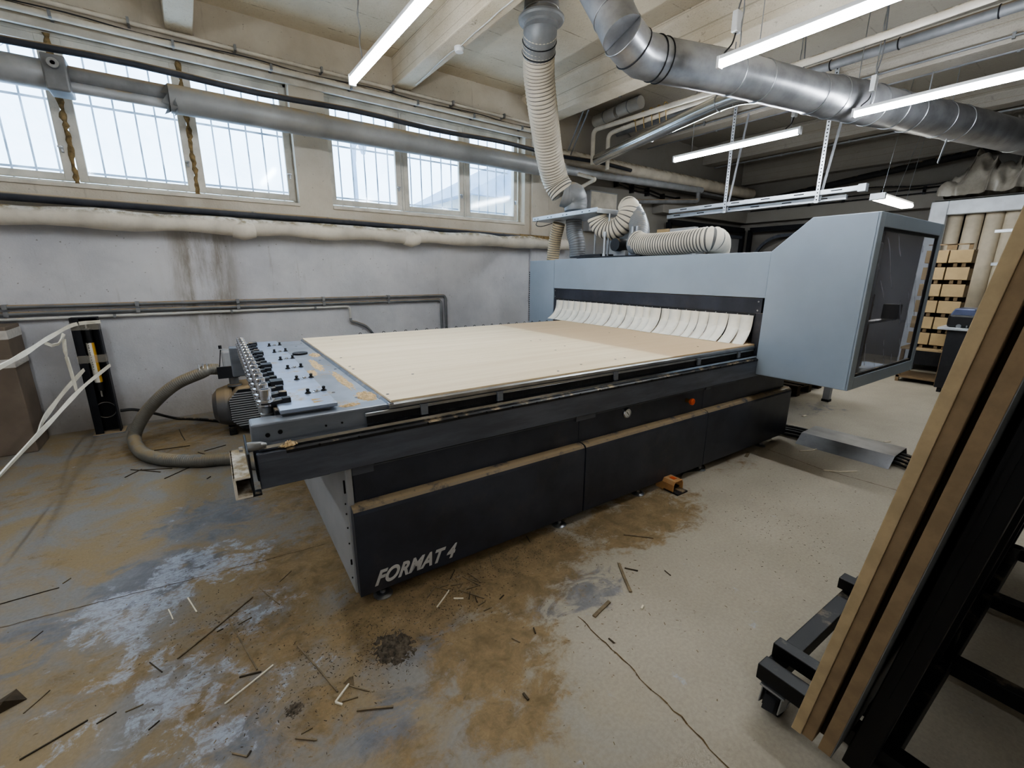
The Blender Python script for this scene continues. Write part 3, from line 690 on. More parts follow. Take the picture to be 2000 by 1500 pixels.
# wall cabinet (pale box) by the pilaster
a, b = RY(1150, 371, 5.6), RY(1203, 376, 5.6)
r = thing('wall_cabinet', 'pale flat wall box behind the machine, left of the loose cables', 'wall box', ((a.x + b.x) / 2, 5.65, 2.2))
put(G().box(a.x, b.x, 5.56, 5.7, 2.2, a.z), 'body', 'panel_grey', r, .006)
put(G().box(a.x + .02, b.x - .02, 5.552, 5.56, 2.22, a.z - .02), 'door', 'frame_paint', r, .003)

# ================================================================== LIGHT TUBES
def tube_light(x, y0, y1, z, label, hang, box=None):
    r = thing('tube_light', label, 'light', (x, (y0 + y1) / 2, z), 0, 'hanging LED tube lights')
    g = G().sweep([(x, y0 + .012, z), (x, y1 - .012, z)], .027, 16); put(g, 'diffuser', 'tube_glow', r)
    put(G().box(x - .024, x + .024, y0, y1, z + .022, z + .05), 'housing', 'white_plastic', r, .004)
    for y in (y0, y1): put(G().box(x - .028, x + .028, y - .012, y + .012, z - .028, z + .05), 'end_cap', 'white_plastic', r, .004)
    for y in hang:
        P = [Vector((x + .006 * math.sin(i * 1.4), y, z + .05 + (ZC + .012 - z - .05) * i / 24)) for i in range(25)]
        put(G().sweep(P, [.004 if i % 2 else .0065 for i in range(25)], 6), 'chain', 'steel', r)
    if box is not None:
        yb = box
        jb = sub(put(G().box(x - .035, x + .035, yb - .02, yb + .02, z + .16, z + .29), 'junction_box', 'white_plastic', r, .006), r)
        put(G().sweep(smooth([(x, yb, z + .16), (x, yb + .02, z + .1), (x, yb + .07, z + .06), (x, yb + .04, z + .03)], 5), .006, 6), 'feed_cable', 'cable_black', jb)
        put(G().sweep(smooth([(x, yb, z + .29), (x + .02, yb - .02, z + .5), (x - .01, yb, ZC)], 6), .006, 6), 'supply_cable', 'pipe_grey', jb)
ZT = 2.98
def ends(px, py): return RZ(px, py, ZT)
e0, e1, e2, e4, e4b = ends(688, 160), ends(1405, 126), ends(1667, 224), ends(1317, 313), ends(1562, 257)
tube_light(e0.x, e0.y - 1.5, e0.y, ZT, 'bright tube light hanging at top left before the first windows', [e0.y - .25, e0.y - 1.25])
tube_light(e1.x, e1.y - 1.5, e1.y, ZT, 'bright tube light at top right whose end overlaps the big duct', [e1.y - .14, e1.y - 1.3], e1.y - .1)
tube_light(e2.x, e2.y - 1.5, e2.y, ZT, 'bright tube light at the right edge in front of the duct reducer', [e2.y - .12, e2.y - 1.3], e2.y - .12)
tube_light(e4.x, e4b.y, e4.y, ZT, 'tube light above the machine housing, behind the big duct', [e4.y - .25, e4b.y + .1], e4b.y + .08)
# unseen tubes of the same kind, added out of view as fill light
for (x, y) in ((-1.0, 2.6), (-1.0, -1.6)):
    tube_light(x, y - .75, y + .75, ZT if x < 7 else 3.35, 'unseen tube light added out of view as fill for the hall', [y - .5, y + .5])
A, B = RZ(1716, 384, 2.46), RZ(1772, 402, 2.46)
B = Vector((A.x + 1.2, A.y, A.z))
r = thing('batten_lamp', 'short wide glowing lamp over the far aisle, left of the roll rack', 'light', ((A + B) / 2)[:])
put(G().box(A.x, B.x, A.y - .075, A.y + .075, 2.42, 2.47), 'diffuser', 'lamp_glow', r, .02)
put(G().box(A.x - .03, B.x + .03, A.y - .06, A.y + .06, 2.47, 2.5), 'housing', 'white_plastic', r, .006)
put(G().box(A.x - .05, A.x + .0, A.y - .08, A.y + .08, 2.42, 2.5), 'end_cap', 'galv_light', r, .006)
for x, dx in ((A.x + .1, .2), (A.x + .6, .35), (B.x - .1, .25)): put(G().cyl((x, A.y, 2.5), (x + dx, A.y - .05, 3.3 if dx > .3 else ZC), .003, 6), 'hanger_wire', 'steel', r)

# ================================================================== DUCTS
ZD = 3.16
D = [RZ(1168, -28, 3.62), RZ(1196, 24, 3.42), RZ(1216, 68, 3.24), RZ(1246, 106, ZD), RZ(1290, 118, ZD), RZ(1420, 142, ZD), RZ(1590, 184, ZD), RZ(1625, 190, ZD), RZ(1900, 247, ZD), RZ(2140, 302, ZD)]
root = thing('spiral_duct', 'big galvanised round duct crossing the ceiling from the elbow to the right edge', 'duct', D[5])
R0, R1 = .155, .175
seg0 = [D[0] + (D[0] - D[1]).normalized() * .5, D[0], D[1], D[2]]
put(G().sweep([seg0[0], seg0[1], seg0[2], D[2]], R0, 28), 'duct_section', 'galvanised', root)
put(G().sweep([D[2], D[2].lerp(D[3], .6), D[3].lerp(D[4], .15), D[4]], R0, 28), 'elbow', 'galvanised', root)
put(G().sweep([D[4], D[5], D[6]], [R0, R0 + .005, R0 + .01], 28), 'duct_section', 'galvanised', root)
put(G().sweep([D[6], D[7], D[7].lerp(D[8], .25), D[7].lerp(D[8], .3)], [R0 + .012, R1 + .006, R1 + .006, R1], 28), 'reducer', 'galvanised', root)
put(G().sweep([D[7].lerp(D[8], .3), D[8], D[9]], R1, 28), 'duct_section', 'galvanised', root)
for t, (a, b), rr, mm in ((.1, (1, 2), R0, 'steel'), (0, (2, 3), R0, 'steel'), (.7, (2, 3), R0, 'dark_steel'), (.7, (3, 4), R0, 'dark_steel'), (1, (3, 4), R0, 'dark_steel'),
                      (.05, (5, 6), R0 + .004, 'steel'), (.35, (5, 6), R0 + .006, 'steel'), (.98, (5, 6), R0 + .01, 'steel'), (.0, (7, 8), R1 + .004, 'steel'), (.14, (7, 8), R1 + .006, 'steel'),
                      (.24, (7, 8), R1 + .006, 'steel'), (.38, (7, 8), R1, 'steel'), (.5, (7, 8), R1, 'steel'), (.72, (7, 8), R1, 'steel'), (.86, (7, 8), R1, 'steel'), (.3, (8, 9), R1, 'steel')):
    c = D[a].lerp(D[b], t); put(G().ring(c, D[b] - D[a], rr + .002, .0055, 32), 'seam_ring', mm, root)
for t, (a, b) in ((.3, (5, 6)), (.14, (7, 8)), (.8, (7, 8))):
    c = D[a].lerp(D[b], t); put(G().cyl((c.x, c.y, c.z + .17), (c.x, c.y, ZC), .004, 6), 'hanger_rod', 'steel', root)
c = D[7].lerp(D[8], .82)
put(G().bar((c.x, c.y, c.z - .17), (c.x - .03, c.y + .03, c.z - .42), .04, .006, (0, 1, 0)), 'perforated_strap', 'galv_light', root)

# hanging hose with its ceiling fitting
tp = RZ(1057, 48, 3.76)
r = thing('ceiling_hose_fitting', 'round grey flanged metal fitting that holds the main hose at the ceiling', 'duct fitting', tp)
ax = (RX(1060, 5, 2.97) - tp).normalized()
put(G().lathe([(.0, -.02), (.155, -.02), (.16, .0), (.205, .015), (.215, .03), (.215, .045), (.19, .06), (.165, .1), (.155, .22), (.15, .3), (0, .3)], tp, (0, 0, 1), 32), 'flange', 'hose_grey', r)
put(G().ring(tp + Vector((0, 0, .1)), (0, 0, 1), .166, .006, 32), 'clamp_band', 'steel', r)
hp = [(1055, 62, 3.08), (1052, 105, 3.17), (1053, 150, 3.28), (1059, 205, 3.42), (1066, 258, 3.6), (1074, 310, 3.78), (1085, 352, 3.94), (1100, 378, 4.02)]
HP = [RX(*p) for p in hp]
hr = thing('extraction_hose', 'long cream ribbed hose bending down from the ceiling fitting to the machine', 'hose', HP[-1])
g = corr(HP, .157, .037, .015, 28, .157); put(g, 'ribbed_hose', ['hose_cream', 'hose_rib'], hr)
put(G().sweep(smooth([HP[0] + Vector((0, 0, .05)), HP[0], HP[1]], 4), .162, 28), 'cuff', 'hose_grey', hr)
for k in (0, 1): put(G().ring(HP[0].lerp(HP[1], .4 + .5 * k), HP[1] - HP[0], .164, .006, 28), 'clamp_band', 'dark_steel', hr)
el = [HP[-1], RX(1115, 384, 4.06), RX(1126, 384, 4.1), RX(1128, 400, 4.1), RX(1128, 410, 4.1)]
put(corr([HP[-1] * 1.0, RX(1110, 381, 4.07), RX(1120, 382, 4.12), RX(1124, 394, 4.16), RX(1124, 412, 4.16)], .158, .04, .003, 26, .14), 'elbow', ['hose_grey', 'hose_grey'], hr)

# ================================================================== CABLE TRAY
r = thing('cable_tray', 'pale perforated double cable tray hung level above the machine housing', 'cable tray', (6.62, 3.4, 2.5))
for dx, dz, y0, y1 in ((0, 0, 2.12, 4.75), (.1, -.07, 2.3, 4.85)):
    x = 6.6 + dx; g = G()
    g.box(x, x + .004, y0, y1, 2.47 + dz, 2.53 + dz).box(x, x + .045, y0, y1, 2.47 + dz, 2.474 + dz).box(x + .041, x + .045, y0, y1, 2.47 + dz, 2.53 + dz)
    put(g, 'channel', 'galv_light', r)
    g = G()
    for i in range(int((y1 - y0) / .42)):
        y = y0 + .2 + i * .42; g.box(x - .002, x, y, y + .12, 2.5 + dz, 2.512 + dz)
    put(g, 'slots', 'hole_black', r)
put(G().box(6.585, 6.68, 2.08, 2.16, 2.455, 2.545), 'end_bracket', 'galv_light', r, .004)
for px, pz in ((1595, 2.6), (1415, 2.6)):
    a = RX(px, 385 if px > 1500 else 402, 6.58)
    put(G().bar((6.585, a.y, 2.38), (6.585, a.y + .0, ZC + .01), .045, .004, (1, 0, 0)), 'perforated_strap', 'galv_light', r)
    g = G()
    for i in range(38): g.cyl((6.5815, a.y, 2.42 + i * .04), (6.5825, a.y, 2.42 + i * .04), .0085, 8)
    put(g, 'strap_holes', 'hole_black', r)
    put(G().bar((6.62, a.y - .02, 2.4), (6.72, a.y - .16, ZC), .03, .004, (1, 0, 0)), 'perforated_strap', 'pipe_grey', r)

# sectional frames in the far left corner
for nm, pts, lb, plane in (('loading_gate', [(1308, 426), (1452, 452)], 'dark gate frame with rounded track and pale infill, against the rear window wall', 'L'), ('loading_gate', [(1458, 450), (1660, 430)], 'dark steel gate frame with rounded track and dull infill on the dark back wall', 'B')):
    if plane == 'L':
        a, b = RY(*pts[0], 5.45), RY(*pts[1], 5.45); zt = 2.46; u0, u1 = a.x, min(b.x, 10.35)
        P = lambda u, z, d=0: Vector((u, 5.45 + d, z))
    else:
        zt = 2.46; u0, u1 = 5.3, 2.9
        P = lambda u, z, d=0: Vector((10.4 + d, u, z))
    sgn = 1 if u1 > u0 else -1
    base = P((u0 + u1) / 2, 0); r = thing(nm, lb, 'frame', base)
    put(G().bar(P(u0, 0), P(u0, zt), .08, .08, (0, 1, 0) if plane == 'L' else (1, 0, 0)), 'upright', 'dark_steel', r)
    put(G().bar(P(u1, 0), P(u1, zt), .08, .08, (0, 1, 0) if plane == 'L' else (1, 0, 0)), 'upright', 'dark_steel', r)
    put(G().bar(P(u0, zt), P(u1, zt), .08, .1), 'top_rail', 'dark_steel', r)
    arc = [P(u0 + sgn * .12, 1.2), P(u0 + sgn * .12, zt - .75)] + [P(u0 + sgn * (.12 + .6 * (1 - math.cos(i * PI / 16))), zt - .75 + .6 * math.sin(i * PI / 16)) for i in range(9)] + [P(u1, zt - .15)]
    g = G()
    for p, q in zip(arc[:-1], arc[1:]): g.bar(p, q, .06, .05, (0, 1, 0) if plane == 'L' else (1, 0, 0))
    put(g, 'curved_track', 'rail_grey', r)
    g = G(); d = .04
    q = [P(u0 + sgn * .15, .8, d), P(u1, .8, d), P(u1, zt - .15, d), P(u0 + sgn * .9, zt - .15, d), P(u0 + sgn * .35, zt - .4, d), P(u0 + sgn * .15, zt - .8, d)]
    g.add(q, [(0, 1, 2, 3, 4, 5)]); put(g, 'infill_panel', 'panel_grey' if plane == 'L' else 'wall', r)

# ================================================================== THE MACHINE (its own axes, turned slightly against the room)
MB = (2.2, 2.95, 0.0)
mb = m2r(*MB)
mc = thing('nesting_router', 'large grey and charcoal flatbed routing machine with a pale wooden bed and gantry', 'machine', mb, -WA)
OFF[mc.name] = MB
def mp(g, name, mat, bevel=0, label=None): return put(g, name, mat, mc, bevel, label)
YB = 1.80
# base: end plate, body, lower and upper covers
mp(G().box(.375, .405, 1.845, 4.05, .055, .70), 'end_plate', 'panel_grey', .006, 'light grey steel end plate of the base')
mp(G().box(.368, .376, 1.86, 1.868, .56, .62), 'end_plate_slot', 'hole_black')
mp(G().box(.368, .376, 1.862, 1.868, .2, .225), 'end_plate_slot', 'hole_black')
for z in (.12, .3, .38, .45, .5): mp(G().cyl((.370, 1.88, z), (.376, 1.88, z), .004, 8), 'rivet', 'hole_black')
mp(G().box(.41, 4.25, 1.9, 4.05, .11, .72), 'base_body', 'machine_black')
prof = [(YB, .06), (YB, .468), (YB + .004, .484), (YB + .014, .496), (YB + .03, .502), (YB + .06, .505), (YB + .06, .06)]
for x0, x1 in ((.385, 1.742), (1.752, 2.995), (3.0, 4.29)):
    lc = mp(G().prism(prof, 'x', x0, x1), 'lower_cover', 'machine_dark', .002)
    if x0 < 1: cover0 = lc
for x0, x1 in ((.41, 1.735), (1.738, 2.995), (2.998, 4.25)):
    mp(G().box(x0, x1, YB + .06, YB + .085, .5, .672), 'upper_cover', 'machine_dark', .002)
g = G()
for x0, x1 in ((.50, 1.70), (1.86, 3.0), (3.06, 3.42)): g.box(x0, x1, YB + .05, YB + .06, .664, .671)
mp(g, 'cover_edge', 'rail_grey')  # lighter strip that paints a thin highlight along the upper covers' top edge
for x0, x1, z0 in ((.405, .5, .64), (1.70, 1.86, .645), (3.0, 3.06, .655)): mp(G().box(x0, x1, YB + .045, YB + .06, z0, .70), 'cover_tab', 'rail_grey', .002)
# side rail with linear guide
mp(G().box(.06, 4.2, YB - .002, YB + .052, .695, .822), 'side_rail', 'rail_grey', .003)
mp(G().prism([(YB - .004, .822), (YB - .006, .835), (YB + .004, .842), (YB + .03, .842), (YB + .03, .822)], 'x', .16, 4.2), 'rail_flange', 'machine_black')
mp(G().prism([(YB + .012, .843), (YB + .008, .852), (YB + .014, .862), (YB + .042, .862), (YB + .048, .852), (YB + .044, .843)], 'x', .07, 3.7), 'guide_rail', 'chrome')
mp(G().box(.06, .165, YB - .004, YB + .02, .80, .838), 'rail_end', 'rail_grey', .003)
g = G()
for i in range(22): g.cyl((.28 + i * .155, YB - .008, .833), (.28 + i * .155, YB - .004, .833), .0055, 8)
mp(g, 'rail_screws', 'hole_black')
# main side beam
mp(G().box(.055, 3.66, 1.86, 1.96, .70, .935), 'side_beam', 'beam_grey', .008)
g = G()
for x, z in ((.109, .887), (.153, .892), (.113, .843), (.157, .847)): g.cyl((x, 1.856, z), (x, 1.8595, z), .0085, 14)
for x, z in ((.322, .885), (.386, .886)): g.cyl((x, 1.856, z), (x, 1.8595, z), .0045, 10)
mp(g, 'beam_holes', 'hole_black')
mp(G().box(.055, .2, 4.0, 4.1, .70, .93), 'side_beam', 'beam_grey', .008)
mp(G().box(.24, .34, 1.96, 4.0, .62, .9), 'end_beam', 'machine_black', .006)
# brush along the table edge
mp(G().box(.48, 3.6, 1.838, 1.852, .9, .914), 'brush_holder', 'steel', .002)
g = G()
for i in range(1040):
    x = .485 + i * .003; dz = random.uniform(0, .012); dy = random.uniform(-.003, .003)
    g.add([(x, 1.842, .905), (x + .0022, 1.842, .905), (x + .0011 + random.uniform(-.001, .001), 1.84 + dy, .866 - dz * .3)], [(0, 1, 2)])
    g.add([(x, 1.847, .905), (x + .0026, 1.847, .905), (x + .002, 1.846 + dy, .865), (x, 1.846 + dy, .866)], [(0, 1, 2, 3)])
b = mp(g, 'brush_bristles', 'black_rubber'); b['kind'] = 'stuff'
mp(G().box(.49, 3.6, 1.848, 1.858, .865, .905), 'brush_back', 'machine_black')
for x in (.745, 1.157, 2.0, 2.85, 3.37):
    c = mp(G().box(x - .017, x + .017, 1.826, 1.84, .866, .918).box(x - .019, x + .019, 1.826, 1.86, .912, .918), 'edge_clamp', 'beam_grey', .003)
    put(G().cyl((x, 1.84, .918), (x, 1.84, .926), .007, 8), 'clamp_screw', 'black_plastic', c) if False else None
# bed
mp(G().box(.59, 4.2, 1.845, 4.13, .914, .934), 'bed_frame', 'rail_grey', .002)
mp(G().prism([(1.838, .920), (1.838, .935), (1.848, .941), (1.862, .941), (1.862, .920)], 'x', .585, 3.6), 'edge_profile', 'steel')
mp(G().prism([(.582, .918), (.582, .934), (.592, .941), (.606, .941), (.606, .918)], 'y', 1.84, 4.13), 'edge_profile', 'rail_grey')
mp(G().box(.6, 4.2, 1.856, 4.125, .932, .9505), 'spoilboard', 'spoilboard', .0015, 'pale wooden routing board on the bed')
g = G()
for px, py in ((683, 716), (806, 731), (757, 770), (666, 699), (655, 721), (1090, 725), (1085, 684), (1103, 676), (1190, 650), (1240, 658), (1363, 677), (1037, 666), (1055, 664), (1220, 699), (1202, 702), (1135, 712), (648, 663), (690, 721)):
    q = RZ(px, py, .95); X, Y = q.x * CW - q.y * SW, q.x * SW + q.y * CW
    g.cyl((X, Y, .9503), (X, Y, .9511), .008, 10)
mp(g, 'board_screw_holes', 'dark_steel')
mp(G().box(1.0, 3.5, 4.13, 4.2, .86, .93), 'rear_rail', 'rail_grey', .003)
for i in range(22): mp(G().ring((1.1 + i * .11, 4.17, .945), (0, 1, 0), .012, .003, 10, 5), 'cable_chain_link', 'black_plastic')
# deck and tool rack plate
mp(G().box(.16, .585, 1.96, 4.12, .918, .932), 'deck', 'deck_grey', .002)
g = G()
for x, y in ((.43, 2.2), (.45, 2.8), (.47, 3.4), (.5, 2.05), (.54, 2.5), (.54, 3.1), (.5, 3.8), (.56, 3.95)): g.cyl((x, y, .932), (x, y, .935), .008, 10)
mp(g, 'deck_screws', 'chrome')
mp(G().cyl((.47, 3.42, .932), (.47, 3.42, .944), .05, 28), 'round_cap', 'dark_steel', .002)
mp(G().box(.17, .36, 1.93, 3.95, .932, .948), 'rack_riser', 'steel', .002)
mp(G().box(.165, .385, 1.905, 3.98, .948, .964), 'rack_plate', 'rack_plate', .002, 'shiny pale blue-reflecting tool rack plate')
g = G()
for y in (1.96, 2.0): g.add([(.30, y - .012, .9645), (.345, y + .003, .9645), (.30, y + .018, .9645)], [(0, 1, 2)])
mp(g, 'warning_mark', 'ochre')
for k in range(6):
    y = 2.13 + k * .315
    for x in (.307, .378): mp(G().lathe([(.014, 0), (.014, .003), (.010, .004), (.009, .008), (.004, .009), (.0075, .012), (.008, .019), (.005, .022), (0, .023)], (x, y + (x - .307) * .2, .964), (0, 0, 1), 14), 'rack_bolt', 'black_plastic')
    mp(G().lathe([(.018, 0), (.018, .003), (.009, .004), (.008, .009), (0, .01)], (.343, y + .01, .964), (0, 0, 1), 14), 'rack_washer', 'chrome')
TY = [2.03 + i * .1185 for i in range(16)]
for i, y in enumerate(TY):
    wide = i % 4 == 3
    g = G()
    g.prism([(.215, y - .014), (.185, y - .014), (.163, y - .024), (.135, y - .033), (.115, y - .03), (.108, y - .022), (.125, y - .018), (.155, y), (.125, y + .018), (.108, y + .022), (.115, y + .03), (.135, y + .033), (.163, y + .024), (.185, y + .014), (.215, y + .014)], 'z', .958, .98)
    if wide: g.box(.18, .235, y - .035, y + .035, .964, .988)
    else: g.box(.19, .222, y - .016, y + .016, .964, .985)
    mp(g, 'tool_fork', 'machine_black', .002)
g = G().box(.15, .19, 1.95, 3.9, .86, .955); mp(g, 'fork_rail', 'machine_black', .004)
# gantry
XG = 3.62
mp(G().box(XG, 4.55, 1.818, 4.448, 1.32, 1.672), 'gantry_cover', 'machine_grey', .004)
mp(G().box(XG, 4.55, 4.453, 4.97, .28, 1.664), 'column_cover', 'machine_grey', .005)
mp(G().box(XG + .012, XG + .1, 1.84, 4.45, 1.195, 1.316), 'cross_bar', 'machine_dark', .003)
mp(G().box(XG + .004, XG + .03, 1.88, 4.40, 1.168, 1.197), 'curtain_clamp', 'machine_black', .002)
g = G()
for i in range(26): g.cyl((XG + .001, 1.93 + i * .097, 1.182), (XG + .004, 1.93 + i * .097, 1.182), .005, 8)
for y, z in ((1.87, 1.29), (1.87, 1.22), (4.43, 1.29), (4.43, 1.22)): g.cyl((XG + .009, y, z), (XG + .012, y, z), .007, 8)
mp(g, 'clamp_screws', 'steel')
mp(G().box(XG + .01, XG + .07, 1.822, 1.89, .845, 1.2), 'gantry_post', 'machine_dark', .003)
mp(G().box(XG + .01, XG + .07, 4.39, 4.45, .86, 1.2), 'gantry_post', 'machine_dark', .003)
mp(G().box(XG + .3, XG + .34, 1.85, 4.45, .95, 1.3), 'inner_shroud', 'machine_black')
mp(G().box(3.66, 4.5, 4.2, 4.9, .06, .5), 'gantry_foot', 'machine_black', .004)
# curtain strips
ns = 24; y = 1.885; yend = 4.385
wds = [random.uniform(.8, 1.25) for _ in range(ns)]; k = (yend - y) / sum(wds)
for i, w in enumerate(wds):
    w *= k; bx = random.uniform(-.02, .02); gap = .0015; off = .028 if i == 9 else (random.choice((0, .006)) + .001 * (i % 3))
    g = G(); sec = []
    zt, zb = 1.178, .953 if i > 0 else .925
    for j in range(13):
        t = j / 12
        X = XG - .002 - off * .4 - (.012 * t + .125 * t ** 3) * (1 + bx * 3); Z = zt + (zb - zt) * (t ** .93) if j < 12 else zb
        sec.append((X, Z))
    sk = random.uniform(-.01, .01)
    vs = []
    for j, (X, Z) in enumerate(sec):
        t = j / 12; a = y + gap + sk * t; b = y + w - gap * .2 + sk * t
        wv = .006 * t
        vs += [(X + wv, a, Z), (X - .003 * t, (a + b) / 2, Z + .001), (X + wv, b, Z)]
    for j, (X, Z) in enumerate(sec):
        t = j / 12; a = y + gap + sk * t; b = y + w - gap * .2 + sk * t
        vs += [(X + .0025, a, Z - .0005), (X + .0025, (a + b) / 2, Z - .0005), (X + .0025, b, Z - .0005)]
    fs = []
    for j in range(12):
        for q in range(2):
            c0 = j * 3 + q; fs.append((c0, c0 + 1, c0 + 4, c0 + 3)); d0 = 39 + c0; fs.append((d0, d0 + 3, d0 + 4, d0 + 1))
        fs.append((j * 3, j * 3 + 3, 39 + j * 3 + 3, 39 + j * 3)); fs.append((j * 3 + 2, 39 + j * 3 + 2, 39 + j * 3 + 5, j * 3 + 5))
    g.add(vs, fs, True); mp(g, 'curtain_strip', 'curtain_white')
    y += w
# energy chain at the left of the column
for i in range(24): mp(G().box(XG + .02, XG + .09, 4.985, 5.015, .86 + i * .028, .878 + i * .028), 'cable_chain_link', 'black_plastic', .003)
mp(G().box(XG + .03, XG + .08, 4.972, 4.99, .6, 1.56), 'cable_chain_back', 'black_plastic')
# housing with side window
YC, X1 = 1.165, 4.93
hz = [(1.812, .712), (1.812, 1.672), (1.56, 1.895), (YC, 1.895), (YC, .712)]
hx = XG - .02
g = G().prism(hz, 'x', hx, hx + .02)
g.prism([(YC, 1.875), (YC, 1.895), (1.56, 1.895), (1.812, 1.672), (1.812, 1.645), (1.552, 1.875)], 'x', hx + .02, X1 - .02)
g.box(hx + .02, X1 - .02, YC, 1.812, .712, .732)
hs_ = mp(g, 'housing', 'machine_grey', .006)
wx0, wx1, wz0, wz1 = 3.685, 4.865, .80, 1.805
g = G().box(hx, wx0, YC - .004, YC + .016, .712, 1.895).box(wx1, X1, YC - .004, YC + .016, .712, 1.895).box(wx0, wx1, YC - .004, YC + .016, .712, wz0).box(wx0, wx1, YC - .004, YC + .016, wz1, 1.895)
wf = sub(mp(g, 'window_frame', 'machine_grey', .004), mc)
g = G().box(wx0, wx0 + .02, YC + .002, YC + .02, wz0, wz1).box(wx1 - .02, wx1, YC + .002, YC + .02, wz0, wz1).box(wx0, wx1, YC + .002, YC + .02, wz0, wz0 + .02).box(wx0, wx1, YC + .002, YC + .02, wz1 - .02, wz1)
put(g, 'window_gasket', 'machine_black', wf)
put(G().add([(wx0 + .01, YC + .01, wz0 + .01), (wx1 - .01, YC + .01, wz0 + .01), (wx1 - .01, YC + .01, wz1 - .01), (wx0 + .01, YC + .01, wz1 - .01)], [(0, 1, 2, 3)]), 'window_pane', 'smoked', wf, 0, 'dark smoked window pane with arc scratches')
mp(G().box(hx + .03, X1 - .45, 1.70, 1.72, .75, 1.7), 'inner_wall', 'panel_grey')
mp(G().box(3.74, 3.9, 1.21, 1.3, .735, 1.72), 'inner_column', 'white_paint', .01)
mp(G().box(4.3, 4.55, 1.4, 1.7, .74, 1.35), 'inner_cabinet', 'mdf_core', .01)
mp(G().box(4.0, 4.8, 1.3, 1.36, 1.13, 1.15), 'inner_bar', 'steel', .004)
mp(G().box(4.62, 4.7, 1.25, 1.36, 1.15, 1.27), 'inner_control', 'black_plastic', .006)
g = G()
for p in ((hx + .25, YC + .3), (hx + .9, YC + .3)): g.box(p[0], p[0] + .02, p[1], p[1] + .04, 1.895, 1.905)
mp(g, 'lifting_lugs', 'machine_grey', .002)
# gauge, stop button
ga = sub(mp(G().lathe([(0, 0), (.034, 0), (.034, .012), (.030, .018), (.027, .018)], (2.147, 1.86, .621), (0, -1, 0), 32), 'pressure_gauge', 'chrome'), mc)
put(G().cyl((2.147, 1.860, .621), (2.147, 1.846, .621), .028, 28), 'gauge_dial', 'white_plastic', ga)
g = G().bar((2.137, 1.8445, .632), (2.157, 1.8445, .61), .001, .004, (1, 0, 1))
for i in range(11):
    a = -.8 + i * .47; g.bar((2.147 + .019 * math.sin(a), 1.845, .621 + .019 * math.cos(a)), (2.147 + .024 * math.sin(a), 1.845, .621 + .024 * math.cos(a)), .001, .002, (0, 1, 0))
put(g, 'gauge_needle', 'hole_black', ga)
sb = sub(mp(G().lathe([(.014, 0), (.014, .03), (.018, .03), (.018, .038)], (2.79, 1.86, .604), (0, -1, 0), 24), 'stop_button', 'brass'), mc)
put(G().lathe([(.018, .034), (.024, .04), (.024, .056), (.018, .060), (0, .060)], (2.79, 1.86, .604), (0, -1, 0), 28), 'button_cap', 'orange', sb)
# levelling feet
for x in (.497, 1.593, 2.311, 3.036, 3.95):
    mp(G().lathe([(.045, 0), (.045, .004), (.03, .012), (.014, .014), (.014, .03), (.008, .03), (.008, .12), (0, .12)], (x, 1.845, 0.0), (0, 0, 1), 20), 'levelling_foot', 'steel')
for x in (.5, 2.2, 3.9): mp(G().cyl((x, 3.9, 0), (x, 3.9, .12), .03, 16), 'levelling_foot', 'steel')
# end stop casting at the rail end
g = G().prism([(1.80, .60), (1.80, .63), (1.83, .635), (1.83, .73), (1.93, .73), (1.93, .60), (1.915, .60), (1.915, .715), (1.845, .715), (1.845, .6)], 'x', -.03, .05)
e = G()
e.box(-.035, .045, 1.70, 1.80, .745, .757).box(-.035, .045, 1.70, 1.80, .66, .672).box(-.035, -.02, 1.70, 1.80, .66, .757).box(-.03, -.024, 1.69, 1.8, .672, .745)
g0 = RZ(477, 935, .70); 
X_, Y_ = g0.x * CW - g0.y * SW, g0.x * SW + g0.y * CW
c = G()
for z0, z1, y0, y1 in ((.775, .785, 1.74, 2.05), (.70, .71, 1.74, 2.05)): c.box(-.025, .03, y0, y1, z0, z1)
c.box(-.025, -.016, 1.74, 2.05, .70, .785)
mp(c, 'end_channel', 'pipe_cream', .003)
mp(G().box(.03, .038, 1.76, 2.0, .69, .86).box(.0, .06, 1.76, 1.8, .69, .70), 'end_bracket', 'machine_black', .002)
mp(G().lathe([(.018, 0), (.018, .02), (.014, .045), (.006, .062), (0, .064)], (.035, 1.80, .872), (1, 0, 0), 20), 'buffer_stop', 'steel')
mp(G().lathe([(.008, 0), (.011, 0), (.011, .012), (0, .012)], (.02, 1.80, .868), (-1, 0, 0), 10), 'buffer_nut', 'chrome')
# logo
cu = bpy.data.curves.new('logo', 'FONT'); cu.body = 'FORMAT 4'; cu.size = .098; cu.shear = .5; cu.offset = .0036; cu.extrude = .0008; cu.space_character = 1.06
to = bpy.data.objects.new('tmp', cu); COL.objects.link(to)
bpy.context.view_layer.update()
me = bpy.data.meshes.new_from_object(to.evaluated_get(bpy.context.evaluated_depsgraph_get()))
bpy.data.objects.remove(to)
xs_ = [v.co.x for v in me.vertices]; wx = max(xs_) - min(xs_)
lg = bpy.data.objects.new('logo_lettering', me); COL.objects.link(lg); me.materials.clear(); me.materials.append(M['logo_grey'])
lg.parent = cover0; lg.location = (.449 - MB[0], 1.7985 - MB[1], .095 - MB[2]); lg.rotation_euler = (PI / 2, 0, 0); lg.scale = (.425 / wx, 1.0, 1)
